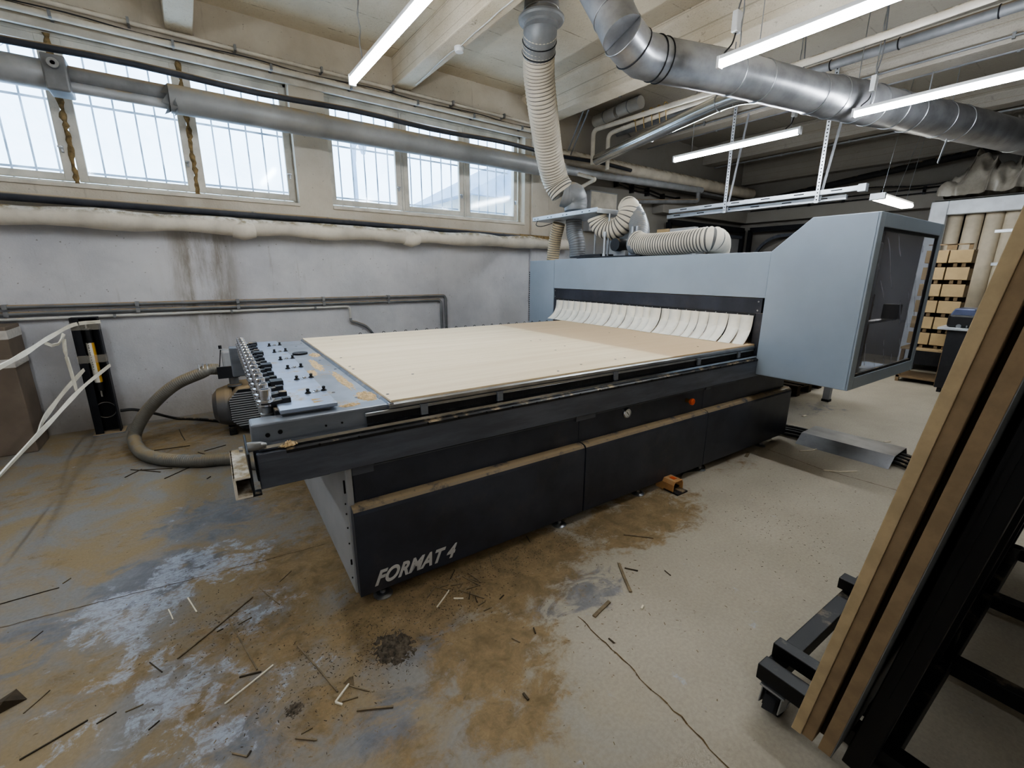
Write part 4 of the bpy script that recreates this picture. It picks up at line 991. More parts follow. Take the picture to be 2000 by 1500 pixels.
# superstructure above the gantry
sp = (3.95, 3.9)
mp(G().box(3.85, 4.5, 3.3, 4.3, 1.672, 1.70), 'carriage_plate', 'machine_black', .003)
mp(G().box(3.88, 4.4, 3.92, 4.28, 1.70, 1.73), 'hose_base', 'machine_black', .004)
for y_, x_ in ((4.35, 4.2), (3.84, 3.92), (3.5, 4.1)): mp(G().cyl((x_, y_, 1.7), (x_, y_, 2.17), .013, 10), 'support_rod', 'steel')
mp(G().lathe([(.018, 0), (.018, .03), (.012, .03), (.012, .22), (.02, .22), (.02, .27), (0, .27)], (3.86, 3.84, 1.70), (0, 0, 1), 12), 'pneumatic_cylinder', 'galv_light')
mp(G().cyl((4.1, 3.68, 1.82), (3.86, 3.68, 1.82), .07, 20), 'drive_motor', 'machine_black', .004)
mp(G().box(3.95, 4.05, 3.6, 3.78, 1.70, 1.76), 'motor_block', 'panel_grey', .004)
for y_ in (3.40, 3.46): mp(G().cyl((3.9, y_, 1.70), (3.9, y_, 2.0), .02, 14), 'guide_column', 'steel')
mp(G().box(3.87, 3.93, 3.38, 3.48, 1.70, 1.80), 'column_foot', 'steel', .004)
mp(G().box(3.88, 3.92, 3.36, 3.50, 1.87, 1.9), 'column_clamp', 'machine_black', .004)
mp(G().box(4.3, 4.34, 3.6, 4.25, 1.70, 2.0), 'rear_shield', 'panel_grey', .004)
mp(G().box(4.25, 4.32, 2.95, 3.3, 1.68, 1.98), 'rear_shield', 'panel_grey', .004)
mp(G().box(4.22, 4.25, 3.25, 3.4, 1.68, 1.98), 'timber_block', 'organiser_mdf', .002)
ap = (3.75, )
g = G().box(3.75, 4.28, 3.87, 5.10, 2.182, 2.19).box(3.75, 3.754, 3.87, 5.10, 2.182, 2.232).box(3.75, 4.28, 3.87, 3.874, 2.172, 2.222).box(4.276, 4.28, 3.87, 5.1, 2.182, 2.222)
mp(g, 'top_shelf', 'galv_light', .002, 'pale perforated steel shelf above the gantry')
g = G()
for y_ in (4.0, 4.12, 4.4, 4.47, 4.7, 4.77, 4.98, 5.05): g.box(3.748, 3.75, y_ - .012, y_ + .012, 2.2, 2.208)
mp(g, 'shelf_slots', 'hole_black')
mp(G().box(3.9, 4.2, 4.0, 4.4, 2.19, 2.235), 'shelf_terminal', 'machine_black', .004)
mp(G().sweep(smooth([(3.76, 5.0, 2.19), (3.7, 4.95, 2.12), (3.72, 4.85, 2.1), (3.85, 4.8, 2.14)], 6), .005, 6), 'loose_cable', 'cable_black')

# tool holders standing in the forks
def tool_holder(y, lab):
    loc = m2r(.13, y, .94)
    r = thing('tool_holder', lab, 'tool holder', loc, -WA, 'chrome tool holders in the rack forks')
    L = lambda prof, nm, mat, s=22: G().lathe(prof, (0, 0, 0), (0, 0, 1), s).build(nm, mat, r)
    L([(0, .018), (.026, .018), (.0335, .022), (.0335, .03), (.030, .031), (.030, .036), (.0335, .037), (.0335, .045), (.024, .047)], 'flange', 'chrome')
    L([(.022, .046), (.022, .062), (.0235, .063), (.0235, .088), (.021, .091), (.015, .091), (.014, .08), (0, .08)], 'collar', 'chrome')
    L([(0, .02), (.022, .02), (.022, -.01), (.027, -.012), (.027, -.04), (.018, -.046), (0, -.046)], 'collet_nut', 'steel')
    return r
def dup(root, loc, label=None):
    c = root.copy(); COL.objects.link(c); c.location = loc
    if label: c['label'] = label
    for ch in root.children:
        q = ch.copy(); COL.objects.link(q); q.parent = c
    return c
t0 = tool_holder(TY[0], 'chrome tool holder nearest the viewer, first in the rack')
ordn = ['second', 'third', 'fourth', 'fifth', 'sixth', 'seventh', 'eighth', 'ninth', 'tenth', 'eleventh', 'twelfth', 'thirteenth', 'fourteenth', 'fifteenth', 'sixteenth']
for i, y in enumerate(TY[1:]):
    lb = 'chrome tool holder in the rack, %s from the near end' % ordn[i] if i < 14 else 'chrome tool holder farthest from the viewer, last in the rack'
    dup(t0, m2r(.13, y, .94), lb)

# hoses on the machine (machine axes helper)
def mx(px, py, X):      # pixel on a plane of constant machine X
    r = ray(px, py); a, b = r.x * CW - r.y * SW, r.x * SW + r.y * CW; t = X / a
    return m2r(X, b * t, r.z * t + H)
def hose(name, pts, r, mats, lab, pitch=.025, amp=.007, cat='hose', seg=24):
    g = corr(pts, r, pitch, amp, seg)
    return solo(g, name, mats, pts[0], lab, cat)
hose('dust_hose', [mx(1079, 512, 3.98), mx(1084, 470, 3.98), mx(1092, 436, 3.98)], .082, ['hose_tan', 'hose_rib'], 'straight tan ribbed hose standing on the left end of the gantry', .03, .008)
hose('dust_hose', [mx(1128, 502, 4.08), mx(1127, 475, 4.08), mx(1122, 455, 4.08), mx(1121, 428, 4.08)], .105, ['hose_grey', 'hose_rib'], 'grey ribbed hose stub between the gantry and the pale shelf', .03, .006)
lc_ = mx(1187, 417, 3.9); eY = Vector((SW, CW, 0)); LP = []
for a in range(185, 385, 14):
    t = math.radians(a); LP.append(lc_ - eY * (.175 * math.cos(t)) + Vector((.0009 * (a - 185), 0, .175 * math.sin(t))))
LP += [mx(1228, 406, 4.1), mx(1240, 419, 4.14)]
hose('dust_hose', LP, .112, ['hose_cream', 'hose_rib'], 'looped cream hose hanging in a tight U under the shelf edge', .042, .012)
hose('dust_hose', [mx(1236, 414, 4.12), mx(1244, 430, 4.1), mx(1249, 450, 4.04), mx(1247, 464, 3.98), mx(1243, 478, 3.93), mx(1250, 480, 3.92)], .108, ['hose_grey', 'hose_grey'], 'grey elbow hose joining the loop to the horizontal cream hose', .03, .003)
hose('dust_hose', [mx(1242, 470, 3.92), mx(1256, 477, 3.9), mx(1290, 477, 3.88), mx(1330, 474, 3.88), mx(1370, 469, 3.88), mx(1390, 467, 3.9), mx(1400, 471, 3.97), mx(1402, 480, 4.06), mx(1400, 494, 4.1)], .108, ['hose_cream', 'hose_rib'], 'horizontal cream ribbed hose lying along the top of the gantry', .03, .011)

# ================================================================== VACUUM PUMP
pb = m2r(.09, 4.9, 0)
vp = thing('vacuum_pump', 'dusty grey vacuum pump on the floor by the wall behind the tool rack', 'pump', pb, -WA)
OFF[vp.name] = (.09, 4.9, 0)
def vpp(g, nm, mt, bv=0): return put(g, nm, mt, vp, bv)
oc = [(.0, .05), (.0, .05)]
def octo(cy, cz, ry, rz, k=.45): return [(cy - ry, cz - rz * k), (cy - ry * k, cz - rz), (cy + ry * k, cz - rz), (cy + ry, cz - rz * k), (cy + ry, cz + rz * k), (cy + ry * k, cz + rz), (cy - ry * k, cz + rz), (cy - ry, cz + rz * k)]
octo_x = lambda x0, x1, s, nm, mt: vpp(G().prism(octo(4.9, .25, .2 * s, .2 * s), 'y' if False else 'x', x0, x1), nm, mt, .02)
vpp(G().prism([(a - 4.9 + .16, b) for a, b in octo(4.9, .25, .17, .2)], 'y', 4.68, 5.1), 'pump_body', 'motor_grey', .02)
g = G()
for i in range(15):
    zz = .095 + i * .022; hw = min(.155, .155 * .45 + (.2 * .98 - abs(zz - .25)) * .9); g.box(.16 - hw, .16 + hw, 4.672, 4.685, zz, zz + .01)
vpp(g, 'cooling_grille', 'panel_grey')
vpp(G().prism([(a - 4.9 + .16, b) for a, b in octo(4.9, .25, .16, .19)], 'y', 4.676, 4.684), 'grille_recess', 'machine_black')
vpp(G().lathe([(.0, 0), (.19, 0), (.2, .02), (.195, .06), (.17, .13), (.12, .17), (0, .18)], (.05, 4.9, .25), (-1, .1, 0), 28), 'motor_drum', 'motor_grey')
vpp(G().box(-.03, .03, 4.72, 4.8, 0, .06).box(.22, .28, 4.72, 4.8, 0, .06).box(-.03, .03, 5.0, 5.08, 0, .06).box(.22, .28, 5.0, 5.08, 0, .06), 'rubber_feet', 'black_rubber', .01)
vpp(G().lathe([(.06, 0), (.06, .015), (.04, .02), (.04, .1), (0, .1)], (.07, 4.85, .45), (0, 0, 1), 20), 'inlet_neck', 'pipe_grey')
vpp(G().box(.0, .19, 4.75, 4.95, .56, .80), 'filter_box', 'panel_grey', .02)
vpp(G().box(-.05, .12, 4.73, 4.745, .55, .66), 'bracket_plate', 'machine_black', .003)
vpp(G().cyl((.0, 4.85, .81), (.0, 4.85, .84), .014, 10).bar((.0, 4.84, .8), (-.03, 4.84, .62), .008, .008).bar((.0, 4.84, .8), (.03, 4.84, .62), .008, .008), 'release_lever', 'dark_steel')
vpp(G().ring((.2, 4.82, .5), (0, 1, 0), .022, .007), 'lifting_eye', 'steel')

# floor hose
fh = [mx(446, 720, .02), mx(425, 722, -.02), mx(395, 728, -.12), mx(355, 745, -.3), mx(315, 785, -.45)]
za = .05
fh2 = [RZ(287, 820, .16), RZ(262, 856, .07), RZ(278, 884, .05), RZ(320, 897, .05), RZ(390, 900, .05), RZ(470, 897, .05), m2r(.3, 3.4, .06)]
P = [m2r(-.04, 4.8, .63), m2r(-.12, 4.78, .64), m2r(-.24, 4.75, .63)]
Pq = [RY(395, 728, 4.76), RY(345, 750, 4.8), RY(306, 782, 4.86), RY(277, 818, 4.93)]
P = [P[0], P[1]] + Pq + fh2[1:]
hs2 = corr(P, .05, .016, .003, 16)
fhr = thing('floor_hose', 'dusty grey ribbed hose arching from the pump to the floor and under the machine', 'hose', P[6])
put(hs2, 'ribbed_hose', ['hose_floor', 'hose_floor'], fhr)
put(G().ring(P[1], (1, 0, 0), .055, .006, 20).ring(P[1] + Vector((-.03, 0, 0)), (1, 0, 0), .055, .006, 20).ring(P[1] + Vector((-.06, 0, 0)), (1, 0, 0), .055, .006, 20), 'hose_clamps', 'steel', fhr)
P = [RZ(232, 822, .16), RZ(250, 800, .2), RY(285, 803, 5.5), RZ(330, 817, .015), RZ(380, 819, .012), RZ(425, 817, .012), m2r(.1, 5.0, .02)]
P = [RY(235, 802, 5.45), RY(262, 800, 5.45), RY(300, 807, 5.4), RZ(345, 817, .02), RZ(395, 819, .016), m2r(.0, 5.1, .02)]
solo(G().sweep(smooth(P, 8), .014, 8), 'power_cable', 'cable_black', P[3], 'black cable on the floor between the steel post and the pump', 'cable')

# ================================================================== STEEL POST, LABELLED TUBE, STRAPS, CARDBOARD BOX
pa, pq = RY(190, 846, 5.44), RY(240, 838, 5.44)
px0, px1 = RZ(190, 848, 0).x, RZ(240, 840, 0).x
zt = RY(170, 622, 5.45).z
r = thing('steel_post', 'short black steel channel post standing on the floor against the wall', 'post', ((px0 + px1) / 2, 5.5, 0))
put(G().box(px0, px1, 5.53, 5.545, .012, zt), 'web', 'dark_steel', r, .002)
put(G().box(px0, px0 + .012, 5.43, 5.53, .012, zt).box(px0 + .012, px0 + .06, 5.43, 5.44, .012, zt), 'flange', 'dark_steel', r, .002)
put(G().box(px1 - .012, px1, 5.43, 5.53, .012, zt), 'flange', 'dark_steel', r, .002)
put(G().box(px0 - .02, px1 + .03, 5.40, 5.6, 0, .012), 'foot_plate', 'pipe_grey', r, .002)
put(G().box(px0, px1, 5.43, 5.545, zt, zt + .008), 'cap_plate', 'dark_steel', r, .002)
xm = (px0 + px1) / 2 + .005; yt = 5.475
r2 = thing('hydraulic_cylinder', 'slim cylinder with a white and yellow label held inside the black post', 'cylinder', (xm, yt, .36))
put(G().cyl((xm, yt, .42), (xm, yt, zt - .09), .028, 20), 'body', 'black_plastic', r2)
gl = G().sweep([(0, 0, .5 - .36), (0, 0, zt - .22 - .36)], .0295, 24); lb = gl.build('printed_label', 'tube_label', r2)
g = G()
for i in range(14): g.box(xm - .012, xm - .008, yt - .031, yt - .0285, .62 + i * .022, .62 + i * .022 + random.uniform(.008, .016))
put(g, 'label_print', 'hole_black', r2)
put(G().cyl((xm, yt, zt - .09), (xm, yt, zt - .03), .012, 12).cyl((xm, yt, .36), (xm, yt, .42), .014, 12), 'rod_end', 'chrome', r2)
put(G().ring((xm + .0, yt + .03, .22), (0, 1, 0), .075, .004, 24), 'cable_loop', 'pipe_grey', r2)
g = G()
for z in (zt - .14,): g.box(px0 - .003, px1 + .003, 5.425, 5.55, z, z + .05)
film = []
for z in (zt - .1, .69):
    g = G().box(px0 - .004, px1 + .004, 5.424, 5.426, z, z + .07).box(px0 - .004, px0 - .002, 5.424, 5.55, z, z + .07).box(px1 + .002, px1 + .004, 5.424, 5.55, z, z + .07)
    solo(g, 'stretch_film_band', 'film', (px0, 5.425, z), 'band of clear stretch film around the %s of the black post' % ('top' if z > .9 else 'middle'), 'film band')
def strap(pts, w, lab, tw=1.5):
    P = resample(smooth(pts, 8), .05); g = G(); vs = []
    n = len(P)
    for i, p in enumerate(P):
        d = (P[min(n - 1, i + 1)] - P[max(0, i - 1)]).normalized(); a = tw * math.sin(i * 2.2 / n * 2) * .4
        u = (Vector((0, 0, 1)) - d * d.z).normalized(); v = d.cross(u)
        o = u * math.cos(a) + v * math.sin(a); ww = w * (.8 + .1 * math.sin(i * .5))
        th = v * math.cos(a) - u * math.sin(a)
        vs += [p - o * ww / 2 - th * .004, p + o * ww / 2 - th * .004, p + o * ww / 2 + th * .004, p - o * ww / 2 + th * .004]
    fs = []
    for i in range(n - 1):
        for k in range(4): fs.append((i * 4 + k, i * 4 + (k + 1) % 4, i * 4 + 4 + (k + 1) % 4, i * 4 + 4 + k))
    fs += [(3, 2, 1, 0), tuple((n - 1) * 4 + k for k in range(4))]
    g.add(vs, fs, False); solo(g, 'barrier_tape', 'strap_white', P[0], lab, 'strap')
strap([RY(196, 628, 5.42), RY(145, 634, 5.41), RY(95, 660, 4.8), RY(40, 695, 4.1), RY(-60, 748, 3.2)], .035, 'upper twisted white strap tied from the top of the post toward the left')
strap([RY(215, 713, 5.42), RY(160, 758, 4.9), RY(100, 822, 4.2), RY(40, 885, 3.7), RY(-30, 960, 3.2)], .032, 'lower white strap running from the middle of the post down to the left edge')
strap([RY(164, 722, 5.42), RY(125, 765, 5.1), RY(88, 815, 4.55), RY(70, 852, 4.0)], .036, 'slack white strap dropping from the left side of the post to join the lower strap')
strap([RY(125, 662, 5.05), RY(128, 690, 5.05), RY(140, 730, 5.05), RY(151, 768, 5.05)], .028, 'loose strap end hanging below the upper strap')
strap([RY(88, 670, 4.9), RY(105, 675, 4.95), RY(118, 668, 5.0), RY(124, 652, 5.05)], .03, 'small loop of slack strap under the upper white strap')
cl, cr = RZ(-60, 880, 0), RZ(95, 858, 0)
x1c = cr.x; x0c = x1c - .8; zc = RY(35, 635, 5.35).z
r = thing('cardboard_column', 'tall brown cardboard package at the left edge with printed tape bands', 'package', ((x0c + x1c) / 2, 5.42, 0))
put(G().box(x0c, x1c, 5.22, 5.6, 0, zc), 'carton', 'cardboard', r, .008)
for z in (zc - .1, zc - .33): put(G().box(x0c - .003, x1c + .003, 5.217, 5.603, z, z + .07), 'printed_tape', 'tape_print', r)
g = G()
for z in (zc - .1, zc - .33):
    for i in range(5):
        xx = x1c - .06 - i * .13
        for k in range(5): g.box(xx - k * .012, xx - k * .012 - .008, 5.2165, 5.2172, z + .02, z + random.uniform(.035, .05))
put(g, 'tape_print', 'dark_steel', r)
put(G().box(x1c - .25, x1c - .246, 5.219, 5.224, 0, zc - .1), 'seam', 'crack', r)

# ================================================================== MIDDLE FLOOR ITEMS
c4 = [RZ(1513, 865, 0), RZ(1735, 916, 0)]
a0 = RZ(1553, 866, 0); a1 = RZ(1735, 917, 0); dv = (a1 - a0); nx = Vector((-dv.y, dv.x, 0)).normalized()
if nx.x < 0: nx = -nx
r = thing('cable_ramp', 'bent sheet metal cover over the cables on the floor right of the machine', 'cable cover', (a0 + a1) / 2)
g = G(); w0, w1, w2, hh = 0, .09, .40, .085
for s in (0, 1):
    pass
sec = [(0, .0), (.11, hh), (.42, hh), (.5, .0)]
vs = [a0 + nx * u + Vector((0, 0, z)) for u, z in sec] + [a1 + nx * u + Vector((0, 0, z)) for u, z in sec]
vs += [a0 + nx * u * 1.0 + Vector((0, 0, max(z - .004, 0))) for u, z in sec] + [a1 + nx * u + Vector((0, 0, max(z - .004, 0))) for u, z in sec]
g.add(vs, [(0, 1, 5, 4), (1, 2, 6, 5), (2, 3, 7, 6), (8, 12, 13, 9), (9, 13, 14, 10), (10, 14, 15, 11)])
put(g, 'sheet', 'galvanised', r)
for k in range(7):
    u = .13 + k * .038; q0 = a0 + nx * u; q1 = a1 + nx * u; e = (a1 - a0).normalized()
    P = [q0 - e * .75 + Vector((random.uniform(.1, .3), 0, .02)), q0 - e * .3 + Vector((0, 0, .02 + .02 * (k % 2))), q0 + Vector((0, 0, .03 + .02 * (k % 2))), q1 + Vector((0, 0, .03 + .02 * (k % 2))), q1 + e * .3 + nx * .03 * (k - 3) + Vector((0, 0, .02)), q1 + e * 1.6 + nx * (.1 * k) + Vector((0, 0, .018))]
    solo(G().sweep(smooth(P, 6), .016, 8), 'floor_cable', 'cable_black', P[2], 'black cable in the bundle threaded under the sheet metal floor cover', 'cable', 'cables under the floor cover')
f0 = RZ(1312, 955, 0)
r = thing('foot_pedal', 'small tan hooded foot pedal on the floor below the machine edge', 'foot pedal', f0, -WA)
g = G().prism([(-.09, 0), (.03, 0), (.03, .012), (-.09, .012)], 'x', -.055, .055)
g.build('pedal_base', 'machine_black', r)
pr = [(-.055, .0), (-.055, .06), (-.04, .085), (.04, .085), (.055, .06), (.055, .0), (.048, .0), (.048, .057), (.036, .077), (-.036, .077), (-.048, .057), (-.048, .0)]
g = G(); g.prism([(a, b) for a, b in pr], 'y', -.05, .1); g.build('hood', 'pedal_tan', r, .002)
G().box(-.04, .04, -.03, .06, .02, .03).build('treadle', 'black_plastic', r)
G().box(-.015, .02, -.02, .02, .0855, .087).build('hood_mark', 'orange', r)
P = [f0 + Vector((.03, .06, .01)), f0 + Vector((.1, .02, .008)), f0 + Vector((.3, .1, .008)), f0 + Vector((.5, .05, .008)), f0 + Vector((.6, .2, .01))]
solo(G().sweep(smooth(P, 6), .006, 6), 'pedal_cable', 'cable_black', P[0], 'thin black cable snaking from the foot pedal under the machine', 'cable')

# ================================================================== BOARD TROLLEY IN THE FOREGROUND (machine axes)
TB = (1.9, .2, 0.0); tbw = m2r(*TB)
tr = thing('board_trolley', 'black steel A-frame trolley on castors in the right foreground carrying leaning boards', 'trolley', tbw, -WA)
OFF[tr.name] = TB
def tp_(g, nm, mt='black_steel', bv=.003, label=None): return put(g, nm, mt, tr, bv, label)
def yb(z, y0=.386): return y0 - .1305 * (z - .18)
tp_(G().box(1.42, 1.48, -.62, .56, .12, .18), 'cross_beam')
tp_(G().box(1.515, 1.565, .245, .56, .165, .215), 'cross_beam')
tp_(G().box(1.48, 3.3, .50, .56, .11, .165), 'side_rail')
tp_(G().box(2.12, 2.18, .2, .58, .165, .215), 'cross_beam')
tp_(G().box(1.42, 3.3, .185, .245, .09, .15), 'centre_rail')
for x in (2.05, 2.65, 3.24): tp_(G().box(x, x + .055, -.62, .545, .09, .15), 'cross_beam')
tp_(G().box(1.42, 3.3, -.62, -.56, .09, .15), 'side_rail')
for x in (1.375, 2.02, 2.62, 3.2):
    tp_(G().bar((x, yb(.13, .238), .13), (x, yb(2.15, .238), 2.15), .07, .055, (0, 1, .13)), 'leaning_upright')
    tp_(G().bar((x, -.55, .13), (x, -.04, 2.15), .06, .05, (0, 1, .2)), 'rear_upright')
g = G()
for z0, z1 in ((.42, 2.1),):
    g.add([(x, yb(z, .252) + d, z) for x, z in ((1.335, z0), (3.3, z0), (3.3, z1), (1.335, z1)) for d in (0, -.012)], [(0, 2, 4, 6), (1, 7, 5, 3), (0, 1, 3, 2), (2, 3, 5, 4), (4, 5, 7, 6), (6, 7, 1, 0)])
tp_(g, 'backing_panel', 'black_steel', 0)
tp_(G().bar((1.44, .02, 2.15), (3.26, .02, 2.15), .06, .05), 'ridge_bar')
for (x, y, first) in ((1.47, .50, 1), (3.2, .50, 0), (1.47, -.55, 0), (3.2, -.55, 0)):
    pf = [(x - .07, .055), (x - .055, .11), (x + .035, .118), (x + .04, .06), (x + .015, .04), (x - .02, .04)]
    cf = tp_(G().prism(pf, 'y', y - .034, y - .029).prism(pf, 'y', y + .029, y + .034).box(x - .06, x + .045, y - .04, y + .04, .112, .12), 'castor_fork', 'steel', .002); sub(cf, tr)
    put(G().cyl((x, y - .022, .055), (x, y + .022, .055), .055, 28), 'castor_wheel', 'black_rubber', cf, .004)
    put(G().cyl((x, y - .037, .055), (x, y + .037, .055), .012, 12), 'castor_axle', 'chrome', cf)
    put(G().bar((x - .055, y, .095), (x - .10, y - .01, .075), .034, .004).bar((x - .05, y + .02, .1), (x - .06, y + .02, .05), .006, .006), 'castor_brake', 'dark_steel', cf, .001)
def board(y0, th, x0, x1, ht, core, lab, face=None):
    zb = .182
    def quad(ya, th, z): yy = yb(z, ya); return yy, yy - th
    r = thing('leaning_board', lab, 'board', m2r((x0 + x1) / 2, yb(zb, y0) - th / 2, zb), -WA)
    OFF[r.name] = ((x0 + x1) / 2, yb(zb, y0) - th / 2, zb)
    vs = [(x, yb(z, y0) - d * th, z + (0 if d == 0 else -.0)) for x in (x0, x1) for z in (zb, zb + ht) for d in (0, 1)]
    g = G().add(vs, [(0, 2, 3, 1), (4, 5, 7, 6), (0, 1, 5, 4), (2, 6, 7, 3), (0, 4, 6, 2), (1, 3, 7, 5)]); put(g, 'core', core, r, .0015)
    if face:
        vs = [(x, yb(z, y0) - th - d * .002, z) for x in (x0, x1) for z in (zb, zb + ht) for d in (0, 1)]
        put(G().add(vs, [(0, 2, 3, 1), (4, 5, 7, 6), (0, 1, 5, 4), (2, 6, 7, 3), (0, 4, 6, 2), (1, 3, 7, 5)]), 'laminate_face', face, r)
board(.386, .0262, 1.275, 3.5, 2.07, 'mdf_pale', 'outermost leaning board of the stack, with the palest golden edge')
board(.3595, .0288, 1.28, 3.5, 2.07, 'mdf_core', 'second leaning board from the left, brown edge beside the pale one')
board(.3305, .0155, 1.33, 3.5, 2.07, 'mdf_dark', 'thin recessed leaning board forming the dark groove in the stack')
board(.3145, .0315, 1.275, 3.5, 2.07, 'mdf_core', 'innermost leaning board with a grey face against the black trolley', 'panel_face')

# ================================================================== FAR END
o1 = RX(1612, 775, 5.9)
r = thing('outfeed_table', 'outfeed table behind the machine housing showing one square leg', 'table', m2r(6.1, 2.6, 0), -WA)
OFF[r.name] = (6.1, 2.6, 0)
put(G().box(4.95, 6.15, 2.1, 3.8, .62, .68), 'table_top', 'machine_dark', r, .004)
for x in (5.15, 6.05):
    for y in ((2.12, 3.72) if x > 6 else (3.0, 3.72)):
        put(G().box(x, x + .07, y, y + .07, .03, .62), 'leg', 'pedal_tan' if False else 'panel_grey', r, .003)
        put(G().box(x - .005, x + .075, y - .005, y + .075, 0, .03), 'foot', 'black_rubber', r, .003)
pl = RZ(1555, 775, 0)
r = thing('pallet', 'dark wooden pallet partly hidden behind the end of the machine base', 'pallet', (pl.x + .35, pl.y + .6, 0))
for i in range(5): put(G().box(pl.x + i * .17, pl.x + i * .17 + .1, pl.y, pl.y + 1.2, .115, .135), 'deck_board', 'stick_dark', r, .003)
for j in range(3): put(G().box(pl.x, pl.x + .78, pl.y + j * .53, pl.y + j * .53 + .1, .095, .115).box(pl.x, pl.x + .1, pl.y + j * .53, pl.y + j * .53 + .1, .0, .095).box(pl.x + .34, pl.x + .44, pl.y + j * .53, pl.y + j * .53 + .1, .0, .095).box(pl.x + .68, pl.x + .78, pl.y + j * .53, pl.y + j * .53 + .1, .0, .095), 'block_row', 'stick_dark', r, .003)

# roll rack
XR = 9.5
tl = RX(1822, 396, XR); tl2 = RX(2000, 373, XR)
ztop, yl = tl.z, tl.y
r = thing('roll_rack', 'white-painted heavy frame of the storage rack at the far right', 'rack', (XR + .3, yl - 1.5, 0))
put(G().box(XR - .06, XR + .06, yl - .2, yl, 0, ztop), 'post', 'white_paint', r, .01)
put(G().box(XR - .06, XR + .06, yl - 3.2, yl - .2, ztop - .2, ztop), 'top_beam', 'white_paint', r, .01)
put(G().box(XR - .06, XR + .06, yl - 3.4, yl - 3.2, 0, ztop), 'post', 'white_paint', r, .01)
put(G().box(XR - .05, XR + .6, yl - 3.2, yl - .2, .66, .74), 'shelf', 'dark_steel', r, .004)
put(G().box(XR + .62, XR + .66, yl - 3.2, yl, .0, ztop), 'back_sheet', 'machine_black', r)
put(G().box(XR - .05, XR - .02, yl - 3.2, yl - .2, .1, .66), 'lower_panel', 'machine_black', r)
ys_ = [RX(px, 440, XR + .15).y for px in (1860, 1899, 1938, 1977)]
ys_ += [ys_[-1] - .213 * k for k in range(1, 7)]
nm_ = ['first from the left, partly behind the machine housing', 'second from the left', 'third from the left, the longest visible', 'fourth from the left, beside the leaning boards', 'fifth from the left', 'sixth from the left', 'seventh from the left', 'eighth from the left', 'ninth from the left', 'tenth from the left']
for i, y in enumerate(ys_):
    z1 = RX(1862 + 38 * i if i < 4 else 1978, 413 - 2 * i, XR + .15).z if i < 4 else 2.4
    q = thing('material_roll', 'upright beige roll in the white rack, ' + nm_[i], 'roll', (XR + .2, y, .74), 0, 'upright rolls in the far rack')
    put(G().lathe([(0, 0), (.098, 0), (.1, .01), (.1, z1 - .76), (.094, z1 - .745), (.05, z1 - .745), (.05, z1 - .8), (0, z1 - .8)], (XR + .2, y, .74), (0, 0, 1), 28), 'wound_sheet', 'roll_paper', q)
# crumpled plastic wrapping on top
g = G(); random.seed(11)
yA, yB = RX(1835, 385, XR).y, RX(2040, 385, XR).y
nx_, ny_ = 24, 70; vs = []
from mathutils import noise as mn
for s in (0, 1):
    for i in range(nx_ + 1):
        for j in range(ny_ + 1):
            u, v = i / nx_, j / ny_; x = XR - .15 + .7 * u; y = yA + (yB - yA) * v * 1.1 + .08 * mn.noise(Vector((u * 4, v * 9, 3)))
            e = min(1, 4.5 * min(u, 1 - u, v, 1 - v) + .02) ** .5
            n = mn.noise(Vector((u * 2.6, v * 5.5, 1.3))) * .38 + mn.noise(Vector((u * 9, v * 18, 5))) * .1 + abs(mn.noise(Vector((u * 4, v * 10, 9)))) * .2
            h = ztop + .01 + (e * (.42 + n) if s else 0)
            vs.append((x + .1 * mn.noise(Vector((u * 7, v * 13, 8))) * s, y, max(h, ztop + .004)))
fs = []
st = (nx_ + 1) * (ny_ + 1)
for s in (0, 1):
    for i in range(nx_):
        for j in range(ny_):
            a = s * st + i * (ny_ + 1) + j; f = (a, a + 1, a + ny_ + 2, a + ny_ + 1); fs.append(f if s else f[::-1])
g.add(vs, fs, True); solo(g, 'plastic_wrapping', 'plastic_sheet', (XR, (yA + yB) / 2, ztop), 'crumpled grey plastic sheeting piled on top of the white rack', 'plastic sheet')

# slotted display organiser on a small wooden stand
XO = 8.35
yR0 = RX(1903, 492, XO).y; yM = RX(1855, 495, XO).y; wO = yM - yR0; zO1 = RX(1880, 487, XO).z; zO0 = RX(1830, 682, XO).z
st_ = thing('wooden_stand', 'small open wooden stand on the floor under the brown slotted boards', 'stand', (XO + .2, yM + .1, 0))
ya_, yb_ = yR0 + .02, yM + wO * 1.1
for y in (ya_, yb_ - .04):
    for x in (XO - .1, XO + .4): put(G().box(x, x + .04, y, y + .04, 0, zO0 - .03), 'leg', 'mdf_core', st_, .002)
put(G().box(XO - .12, XO + .45, ya_ - .01, yb_ + .01, zO0 - .03, zO0), 'top', 'mdf_pale', st_, .002)
put(G().box(XO - .1, XO + .43, ya_, yb_, .06, .09), 'lower_shelf', 'mdf_core', st_, .002)
rows = 6; rh = (zO1 - zO0) / rows
org = thing('slotted_organiser', 'stack of six brown board boxes in two columns standing on the wooden stand', 'organiser', (XO + .1, yM, zO0))
for k in range(rows):
    z = zO0 + k * rh
    for (ya2, yb2) in ((yR0, yM - .01), (yM + .005, yM + wO)):
        b = put(G().box(XO - .03 - .0 * k, XO - .015, ya2, yb2, z + rh * .24, z + rh * .97).box(XO - .015, XO + .2, ya2, ya2 + .012, z + rh * .24, z + rh * .9).box(XO - .015, XO + .2, yb2 - .012, yb2, z + rh * .24, z + rh * .9).box(XO - .015, XO + .2, ya2, yb2, z + rh * .22, z + rh * .26), 'box_front', 'organiser_mdf', org, .002)
        for yy in (ya2 + .05, yb2 - .09): put(G().box(XO, XO + .015, yy, yy + .04, z, z + rh * .24), 'spacer', 'mdf_core', org)
    put(G().box(XO + .2, XO + .215, yR0, yM + wO, z, z + rh), 'back_panel', 'mdf_dark', org)
